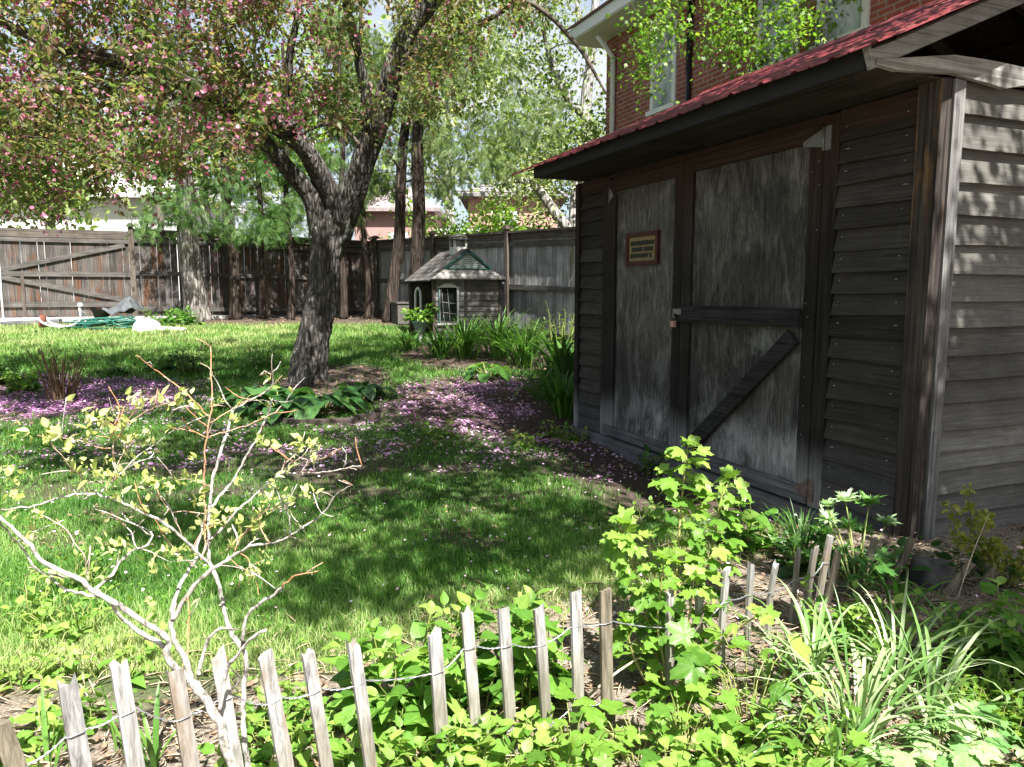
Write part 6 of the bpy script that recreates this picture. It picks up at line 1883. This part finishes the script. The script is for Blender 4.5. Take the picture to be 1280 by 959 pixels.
    for p, w in tips:
        if w < 2.2:
            for _ in range(len(p) // 12):
                i = rng.integers(len(p) // 4, len(p)); m = rng.integers(1, 4)
                instmix(lf, LA, np.tile(p[i], (m, 1)), nrm(rng.normal(0, .7, (m, 3)) + V(0, 0, .6)), rng.normal(0, .6, (m, 3)) + V(0, 0, .8), rng.uniform(.008, .026, m), rng.random(m))
    obj('foliage', shift(lf, t), M['budleaf'], t, True)


build_shrub()


def build_currant():
    b = at(838, 880, 2.42); b[2] = 0
    t = thing('currant_bush', 'upright bright green lobed-leaf currant bush growing through the picket fence', 'shrub', b)
    fs, fl = MB(), MB()
    stems = [([(842, 880), (838, 800), (846, 720), (850, 650), (856, 590), (860, 556)], 2.42, 2.5, 84), ([(835, 880), (815, 800), (800, 740), (788, 700), (778, 668), (774, 655)], 2.4, 2.34, 52), ([(846, 880), (862, 800), (880, 730), (893, 670), (903, 620), (912, 600)], 2.44, 2.52, 64),
             ([(840, 885), (830, 830), (822, 780), (826, 735), (830, 700)], 2.34, 2.28, 14), ([(850, 885), (880, 840), (905, 800), (930, 780), (950, 770)], 2.4, 2.3, 6), ([(832, 885), (806, 850), (790, 815), (782, 780)], 2.36, 2.3, 12), ([(846, 885), (856, 820), (862, 770), (868, 720)], 2.36, 2.3, 14)]
    for pts, d0, d1, n in stems:
        P = [at(x, y, d) for (x, y), d in zip(pts, np.linspace(d0, d1, len(pts)))]
        p, r = smoothline(P, np.linspace(.006, .0022, len(P)), .03); fs.tube(p, r, 6, rng.uniform(.5, .9))
        m = len(p); u = np.sort(rng.beta(1.9, .95, n)) * .96 + .04; i = np.minimum((u * (m - 1)).astype(int), m - 2)
        az = np.arange(n) * 2.4 + rng.normal(0, .4, n); el = rng.uniform(-.1, .8, n)
        h = np.stack([np.cos(az) * np.cos(el), np.sin(az) * np.cos(el), np.sin(el)], -1)
        st = rng.uniform(.025, .075, n) * (1.1 - .45 * u)
        q = p[i] + h * st[:, None]
        for a, c, hh in zip(p[i], q, h):
            fs.tube([a, (a + c) / 2 + V(0, 0, .006), c], [.0016, .0013, .001], 4, .1, False)
        D = nrm(h * V(1, 1, .2) + V(0, 0, -.25) + rng.normal(0, .2, (n, 3))); N = V(0, -.25, 1) + rng.normal(0, .3, (n, 3)) + h * .3
        instmix(fl, LB, q, D, N, rng.uniform(.055, .098, n) * (1.08 - .4 * u), np.clip(rng.normal(.4, .2, n) + .3 * (u > .85), 0, 1))
        c = p[-1]; m = 6; az = rng.uniform(0, 6.28, m)
        instmix(fl, LB, np.tile(c, (m, 1)), np.stack([np.cos(az), np.sin(az), rng.uniform(.1, 1, m)], -1), rng.normal(0, .4, (m, 3)) + V(0, -.4, .8), rng.uniform(.03, .07, m), rng.uniform(.5, 1, m))
    obj('stems', shift(fs, t), M['stem'], t); obj('foliage', shift(fl, t), M['currantleaf'], t, True)
    for (px, n, S, h, lab) in (((935, 905), 20, .09, .24, 'low bright currant shoot at the foot of the bush, right of it'), ((850, 940), 20, .08, .17, 'low lobed-leaf currant shoot in front of the bush'), ((716, 950), 16, .075, .16, 'yellow-green lobed seedling at the foot of the pickets left of the bush'),
                                ((990, 930), 14, .06, .14, 'small lobed shoots between the currant and the striped blades'), ((795, 955), 14, .07, .12, 'lobed seedling low in front of the dark picket')):
        b = gat(*px); t = thing('currant_shoot', lab, 'plant', b, 0, 'currant shoots along the fence'); fs, fl = MB(), MB()
        az = rng.uniform(0, 6.28, n); r = rng.uniform(.02, .17, n); z = h * rng.uniform(.3, 1, n)
        q = b + np.stack([r * np.cos(az), r * np.sin(az), z], -1); q[:, 2] = np.maximum(q[:, 2], G(q[:, 0], q[:, 1]) + .02)
        for c in q:
            fs.tube([b + (c - b) * V(.2, .2, 0), b + (c - b) * V(.6, .6, .8), c], [.0025, .002, .0012], 4, .3, False)
        D = np.stack([np.cos(az), np.sin(az), rng.normal(-.1, .25, n)], -1)
        instmix(fl, LB, q, D, V(0, -.15, 1) + rng.normal(0, .28, (n, 3)), S * rng.uniform(.5, 1.15, n), np.clip(rng.normal(.5, .22, n), 0, 1))
        obj('stems', shift(fs, t), M['stem'], t); obj('foliage', shift(fl, t), M['currantleaf'], t, True)


build_currant()


def build_front_plants():
    GA = 'leafy plants along the picket fence'
    L = lambda lab, px, st, h, size, tm=OV, mat='ovateleaf', g=GA, **k: leafy_plant('leafy_plant', lab, px, st, h, size, tm, M[mat], group=g, **k)
    L('leafy plant with drooping ovate leaves left of the tall pickets', (507, 905), 13, .3, .105, spread=.17, per=7, bushy=.45)
    L('leafy plant with broad leaves behind the third and fourth tall pickets', (640, 868), 10, .3, .1, spread=.18, per=7, bushy=.4)
    L('dark leafy plant behind the pickets left of the currant', (700, 872), 7, .26, .095, spread=.13, per=6, bushy=.4, tone=(.0, .7))
    L('leafy plant between the tall pickets, nearest the wire', (575, 885), 10, .28, .09, spread=.14, per=7)
    for px, h, st, lab in (((560, 955), .13, 15, 'low rosette plants at the bottom edge below the tall pickets'), ((620, 962), .12, 15, 'small ovate seedlings at the bottom edge between two pickets'), ((500, 958), .14, 13, 'low ovate seedlings at the bottom edge right of the shrub'),
                           ((670, 958), .1, 12, 'small seedlings at the bottom edge left of the lobed seedling'), ((352, 925), .14, 12, 'round-leaved weed behind the pickets right of the shrub stem'), ((392, 905), .12, 10, 'round-leaved weed behind the pickets beside the orange twig'),
                           ((335, 958), .12, 9, 'small weed at the shrub foot'), ((430, 955), .1, 9, 'small weed at the foot of the seventh picket'), ((930, 958), .12, 16, 'seedlings at the bottom edge left of the striped blades'), ((870, 958), .1, 14, 'seedlings at the bottom edge below the currant shoots'), ((1010, 958), .1, 12, 'seedlings at the bottom edge below the striped blades'),
                           ((30, 935), .12, 10, 'round-leaved weed at the left edge behind the first picket'), ((120, 915), .1, 8, 'small weed between the first pickets')):
        leafy_plant('seedling', lab, px, st, h, .07, OV, M['ovateleaf'], .16, 4, (.3, 1), group='low seedlings along the bottom edge', bushy=.8)
    for px, h, lab in (((35, 770), .14, 'pale weeds in the lawn at the left edge'), ((105, 790), .13, 'pale weeds in the lawn below the left shrub branch'), ((75, 735), .12, 'weeds in the lawn beneath the long left branch'), ((150, 830), .11, 'weeds at the lawn edge behind the second picket'),
                       ((20, 850), .12, 'weeds at the lawn edge behind the first picket'), ((830, 655), .1, 'weeds on the lawn left of the currant top')):
        leafy_plant('weed', lab, px, 16, h, .06, OV, M['ovateleaf'], .24, 3, (.45, 1), group='weeds at the lawn edge', bushy=.9)
    # strap leaves
    for px, n, Lr, W, lab in (((195, 968), 9, (.16, .28), (.01, .016), 'upright strap leaves between the second and third pickets'), ((60, 978), 5, (.14, .24), (.009, .014), 'few strap leaves at the bottom left corner'), ((155, 945), 5, (.14, .24), (.008, .013), 'strap leaves behind the second picket')):
        blade_clump('iris', lab, px, n, Lr, W, .45, M['lilyleaf'], group='strap-leaved plants at the left pickets', rad=.06, arch=(.1, .7), tone=(.4, 1))
    GS = 'striped blade clumps at the lower right'
    for px, n, Lr, lab in (((1015, 862), 36, (.26, .44), 'pale striped blade clump right beside the pickets'), ((1075, 925), 48, (.26, .44), 'arching striped blade clump in the lower right, nearest'), ((1120, 862), 50, (.28, .45), 'dense striped blade clump in the middle of the lower right'),
                            ((1165, 905), 26, (.26, .44), 'striped blade clump arching out over bare soil at right'), ((1040, 965), 24, (.24, .38), 'striped blade clump cut by the bottom edge'), ((960, 862), 14, (.16, .26), 'small striped blade tuft by the middle pickets')):
        blade_clump('spider_plant', lab, px, n, Lr, (.007, .014), .8, M['striapleaf'], group=GS, rad=.1, arch=(.4, 1.7), tone=(.0, 1))
    for px, n, Lr, lab in (((1120, 762), 16, (.24, .34), 'grey-green blades hanging between the leaning pickets'), ((1190, 800), 12, (.2, .36), 'thin dark blades below the leaning pickets')):
        blade_clump('daylily', lab, px, n, Lr, (.012, .02), .7, M['lilyleaf'], group='blades by the leaning pickets', rad=.07, arch=(.6, 1.6), tone=(.2, .8))
    # middle and right leafy things
    GR = 'leafy plants at the lower right'
    L('bright ovate-leaved plant in front of the leaning pickets', (1110, 820), 10, .2, .07, g=GR, spread=.18, per=6, tone=(.5, 1), bushy=.5)
    L('bright leafy plant left of the striped blades', (1045, 805), 9, .18, .065, g=GR, spread=.14, per=6, tone=(.3, .9), bushy=.5)
    L('pale leafy sprout below the two right leaning pickets', (1195, 830), 8, .2, .07, g=GR, spread=.12, per=5, tone=(.5, 1))
    L('heart-leaved green plant between the leaning pickets', (1092, 722), 11, .11, .1, g=GR, spread=.2, per=3, tone=(.05, .6), bushy=.6, mat='darkleaf')
    L('heart-leaved green plant beneath the stone by the shed corner', (1150, 722), 10, .11, .1, g=GR, spread=.2, per=3, tone=(.1, .7), bushy=.6, mat='darkleaf')
    L('dark green leafy plant under the shed end', (1235, 724), 9, .1, .08, g=GR, spread=.22, per=4, tone=(.1, .8), bushy=.6, mat='darkleaf')
    L('leafy plant against the door sill right of the currant', (938, 690), 11, .26, .11, g=GR, spread=.14, per=5, tone=(.1, .7), bushy=.4)
    L('low leafy plant by the sill between currant and grassy tuft', (1010, 712), 16, .16, .09, g=GR, spread=.2, per=4, tone=(.05, .7), bushy=.7, mat='darkleaf')
    L('tall ovate-leaved plant at the right edge', (1278, 842), 14, .25, .085, g=GR, spread=.2, per=8, tone=(.1, .8), bushy=.35)
    L('ovate-leaved plant right of the leaning pickets', (1252, 842), 10, .18, .075, g=GR, spread=.16, per=7, tone=(.1, .75), bushy=.4)
    L('fine-leaved low green plant at the right edge', (1262, 905), 40, .13, .04, g=GR, spread=.26, per=6, tone=(.2, .9), bushy=.7, mat='mapleleaf')
    L('fine-leaved low green patch left of the right edge plant', (1215, 880), 24, .1, .036, g=GR, spread=.2, per=5, tone=(.2, .8), bushy=.7, mat='mapleleaf')
    for px, lab in (((1245, 965), 'pale blue-green lobed leaves at the bottom right corner'), ((1165, 968), 'green lobed leaves at the bottom edge near the right corner')):
        b = gat(*px); t = thing('columbine', lab, 'plant', b, 0, 'lobed plants in the bottom right corner'); fs, fl = MB(), MB(); n = 26
        az = rng.uniform(0, 6.28, n); r = rng.uniform(.02, .2, n); q = b + np.stack([r * np.cos(az), r * np.sin(az), rng.uniform(.03, .12, n)], -1)
        for c in q: fs.tube([b, b + (c - b) * V(.6, .6, .9), c], [.002, .0015, .001], 4, .2, False)
        instmix(fl, LB, q, np.stack([np.cos(az), np.sin(az), 0 * az], -1), V(0, -.1, 1) + rng.normal(0, .25, (n, 3)), rng.uniform(.05, .085, n), rng.random(n))
        obj('stems', shift(fs, t), M['stem'], t); obj('foliage', shift(fl, t), leafy_pale, t, True)
    # dark grassy tuft by the sill
    blade_clump('grass_tuft', 'fine dark green grassy tuft at the door sill', (1002, 695), 150, (.16, .3), (.004, .007), .6, M['lilyleaf'], rad=.12, arch=(.3, 1.2), tone=(.0, .6))
    # anemone-like plant by the corner
    b = gat(1072, 742); t = thing('windflower', 'tall plant with ruffled pale leaf whorls in front of the shed corner', 'plant', b); fs, fl = MB(), MB()
    for (x, y, d, pale, S) in ((1057, 628, 3.32, .95, .075), (1086, 632, 3.3, .5, .08), (1035, 652, 3.32, .9, .075), (1108, 655, 3.28, .6, .06), (1034, 634, 3.36, .9, .05), (1060, 662, 3.3, .3, .07), (1078, 668, 3.3, .2, .07), (1030, 668, 3.3, .2, .065)):
        c = at(x, y, d); p, r = smoothline([b + (c - b) * V(.15, .15, 0), b + (c - b) * V(.5, .5, .6), c], [.004, .0035, .003], .04); fs.tube(p, r, 6, .2)
        m = 9; az = np.arange(m) * .7 + rng.uniform(0, 1); el = np.where(np.arange(m) % 2, .2, .75)
        D = np.stack([np.cos(az) * np.cos(el), np.sin(az) * np.cos(el), np.sin(el)], -1)
        instmix(fl, PALM, np.tile(c, (m, 1)), D, V(0, 0, 1) - D * .4 + rng.normal(0, .15, (m, 3)), S * rng.uniform(.75, 1.15, m), np.clip(pale + rng.normal(0, .12, m), 0, 1), .7)
    n = 26; az = rng.uniform(0, 6.28, n); q = b + np.stack([np.cos(az) * rng.uniform(.02, .2, n), .04 + np.sin(az) * rng.uniform(.02, .14, n), rng.uniform(.03, .17, n)], -1)
    instmix(fl, PALM, q, np.stack([np.cos(az), np.sin(az), rng.normal(.1, .3, n)], -1), V(0, 0, 1) + rng.normal(0, .3, (n, 3)), rng.uniform(.06, .1, n), rng.uniform(0, .45, n))
    for c in q[::2]: fs.tube([b, b + (c - b) * V(.5, .5, .8), c], [.0025, .002, .0015], 4, .2, False)
    obj('stems', shift(fs, t), M['stem'], t); obj('foliage', shift(fl, t), leafmat('windflower_leaf', [(.05, .15, .03), (.13, .27, .06), (.42, .55, .34)], .35), t, True)
    # yellow-green barberry
    b = gat(1262, 760); t = thing('barberry', 'twiggy yellow-green barberry against the shed end wall', 'shrub', b); fs, fl = MB(), MB()
    for pts in ([(1262, 750), (1240, 700), (1222, 675), (1214, 650), (1212, 612)], [(1262, 755), (1250, 715), (1228, 690), (1198, 672), (1190, 632)], [(1265, 755), (1262, 715), (1255, 695), (1240, 680)], [(1268, 755), (1275, 715), (1285, 690), (1290, 668)], [(1262, 755), (1268, 730), (1278, 720), (1295, 700)], [(1222, 675), (1230, 660), (1232, 645)]):
        P = [at(x, y, 3.15 + rng.normal(0, .06)) for x, y in pts]; p, r = smoothline(P, np.linspace(.0035, .0012, len(P)), .02); fs.tube(p, r, 5, .5)
        n = len(p) * 5; i = rng.integers(len(p) // 4, len(p), n); d = nrm(rng.normal(0, 1, (n, 3)))
        instmix(fl, [OV[0], OV[2]], p[i] + d * .012, d, rng.normal(0, .5, (n, 3)) + V(0, -.3, .8), rng.uniform(.014, .036, n), rng.random(n))
    obj('stems', shift(fs, t), M['brownstem'], t); obj('foliage', shift(fl, t), M['yellowleaf'], t, True)
    # stone at the corner of the shed
    b = gat(1163, 728); t = b
    f = MB(); k, m = 14, 9; v = []
    for i in range(m + 1):
        e = -.5 + (math.pi / 2 + .5) * i / m
        for j in range(k):
            a = 2 * math.pi * j / k; r = (abs(math.cos(a)) ** 6 + abs(math.sin(a)) ** 6) ** (-1 / 6) * max(0, math.cos(e)) ** .3 if i < m else .0
            r *= 1 + .06 * math.sin(5 * a + 2 * e) + .05 * math.sin(3 * a + 4 * e + 1)
            x, y = .085 * r * math.cos(a), .07 * r * math.sin(a)
            v.append((x * .92 - y * .39, -x * .39 * -1 + y * .92,   .11 * math.sin(e) * (1 - .08 * math.sin(2 * a)) - .01))
    f.add(v, [np.array([[i * k + j, i * k + (j + 1) % k, (i + 1) * k + (j + 1) % k, (i + 1) * k + j] for i in range(m) for j in range(k)])], .5)
    o = obj('stone', f, M['rock'], None, True); o.location = tuple(b); tag(o, 'squarish grey stone set at the foot of the shed corner', 'stone')
    # fallen sticks
    for px, q, lab in (((735, 930), (800, 880), 'pale fallen stick slanting between the dark picket and the currant'), ((1195, 768), (1235, 660), 'long dry stalk leaning among the leaning pickets'), ((850, 800), (880, 765), 'dark broken twig caught in the currant bush')):
        d = 2.3 if px[0] < 900 else 3.0
        a, c = at(*px, d), at(*q, d + .05); f = MB(); p, r = smoothline([a, (a + c) / 2 + rng.normal(0, .012, 3), c], [.0045, .004, .0025] if px[0] < 1000 else [.0022, .002, .001], .03); f.tube(p, r, 6, .5)
        if a[2] < .02: f.v = [x + V(0, 0, .02 - a[2]) for x in f.v]
        tag(obj('stick', f, M['twigbark'] if 'dark' in lab[:8] else M['straw']), lab, 'stick')


leafy_pale = leafmat('blue_green_leaf', [(.08, .2, .05), (.18, .34, .11), (.36, .48, .24)], .3, veins='palm')
build_front_plants()

# ------------------------------------------------------------------ light, sky, camera
w = bpy.data.worlds.new('World'); SC.world = w; w.use_nodes = True
nt = w.node_tree; bg = nt.nodes['Background']; sky = nt.nodes.new('ShaderNodeTexSky')
sky.sky_type = 'NISHITA'; sky.sun_disc = False; sky.sun_elevation = SUN_EL
sky.sun_rotation = math.atan2(SUN_AZ_VEC[0], SUN_AZ_VEC[1]); sky.air_density = 1.0; sky.dust_density = 2.0; sky.ozone_density = 1.0
tc = nt.nodes.new('ShaderNodeTexCoord'); mp = nt.nodes.new('ShaderNodeMapping'); mp.inputs['Scale'].default_value = (1, 1, 2.6)
nz = nt.nodes.new('ShaderNodeTexNoise'); nz.inputs['Scale'].default_value = 2.4; nz.inputs['Detail'].default_value = 7; nz.inputs['Roughness'].default_value = .62
rp = nt.nodes.new('ShaderNodeValToRGB'); rp.color_ramp.elements[0].position = .34; rp.color_ramp.elements[1].position = .6
sx = nt.nodes.new('ShaderNodeSeparateXYZ'); mr = nt.nodes.new('ShaderNodeMapRange'); mr.inputs['From Min'].default_value = .75; mr.inputs['From Max'].default_value = .25
mu = nt.nodes.new('ShaderNodeMath'); mu.operation = 'MULTIPLY'; mx = nt.nodes.new('ShaderNodeMix'); mx.data_type = 'RGBA'
for a, b in ((tc.outputs['Generated'], mp.inputs[0]), (mp.outputs[0], nz.inputs['Vector']), (nz.outputs['Fac'], rp.inputs[0]), (tc.outputs['Generated'], sx.inputs[0]),
             (sx.outputs[2], mr.inputs['Value']), (rp.outputs[0], mu.inputs[0]), (mr.outputs[0], mu.inputs[1]), (mu.outputs[0], mx.inputs['Factor']), (sky.outputs[0], mx.inputs['A'])):
    nt.links.new(a, b)
mx.inputs['B'].default_value = (4.4, 4.6, 4.9, 1)      # thin bright cloud low in the sky
nt.links.new(mx.outputs['Result'], bg.inputs[0]); bg.inputs[1].default_value = .055

from mathutils import Vector
sd = bpy.data.lights.new('sun', 'SUN'); sd.energy = 5.0; sd.angle = R(.55); sd.color = (1, .97, .92)
so = bpy.data.objects.new('sun', sd); COL.objects.link(so); so.rotation_euler = Vector(SUN).to_track_quat('Z', 'Y').to_euler()

cd = bpy.data.cameras.new('camera'); co = bpy.data.objects.new('camera', cd); COL.objects.link(co)
co.location = tuple(CAM); co.rotation_euler = (R(90) - PIT, 0, 0)
cd.sensor_fit = 'HORIZONTAL'; cd.sensor_width = 36; cd.lens = 36 * FPX / 1280; cd.clip_start = .05; cd.clip_end = 1000
SC.camera = co
SC.view_settings.view_transform = 'Standard'; SC.view_settings.look = 'None'; SC.view_settings.exposure = 1.95; SC.view_settings.gamma = 1
SC.view_settings.use_curve_mapping = False
cy = SC.cycles
cy.max_bounces = 7; cy.diffuse_bounces = 3; cy.glossy_bounces = 2; cy.transmission_bounces = 4; cy.transparent_max_bounces = 6
cy.sample_clamp_indirect = 6; cy.use_denoising = True; cy.caustics_reflective = False; cy.caustics_refractive = False
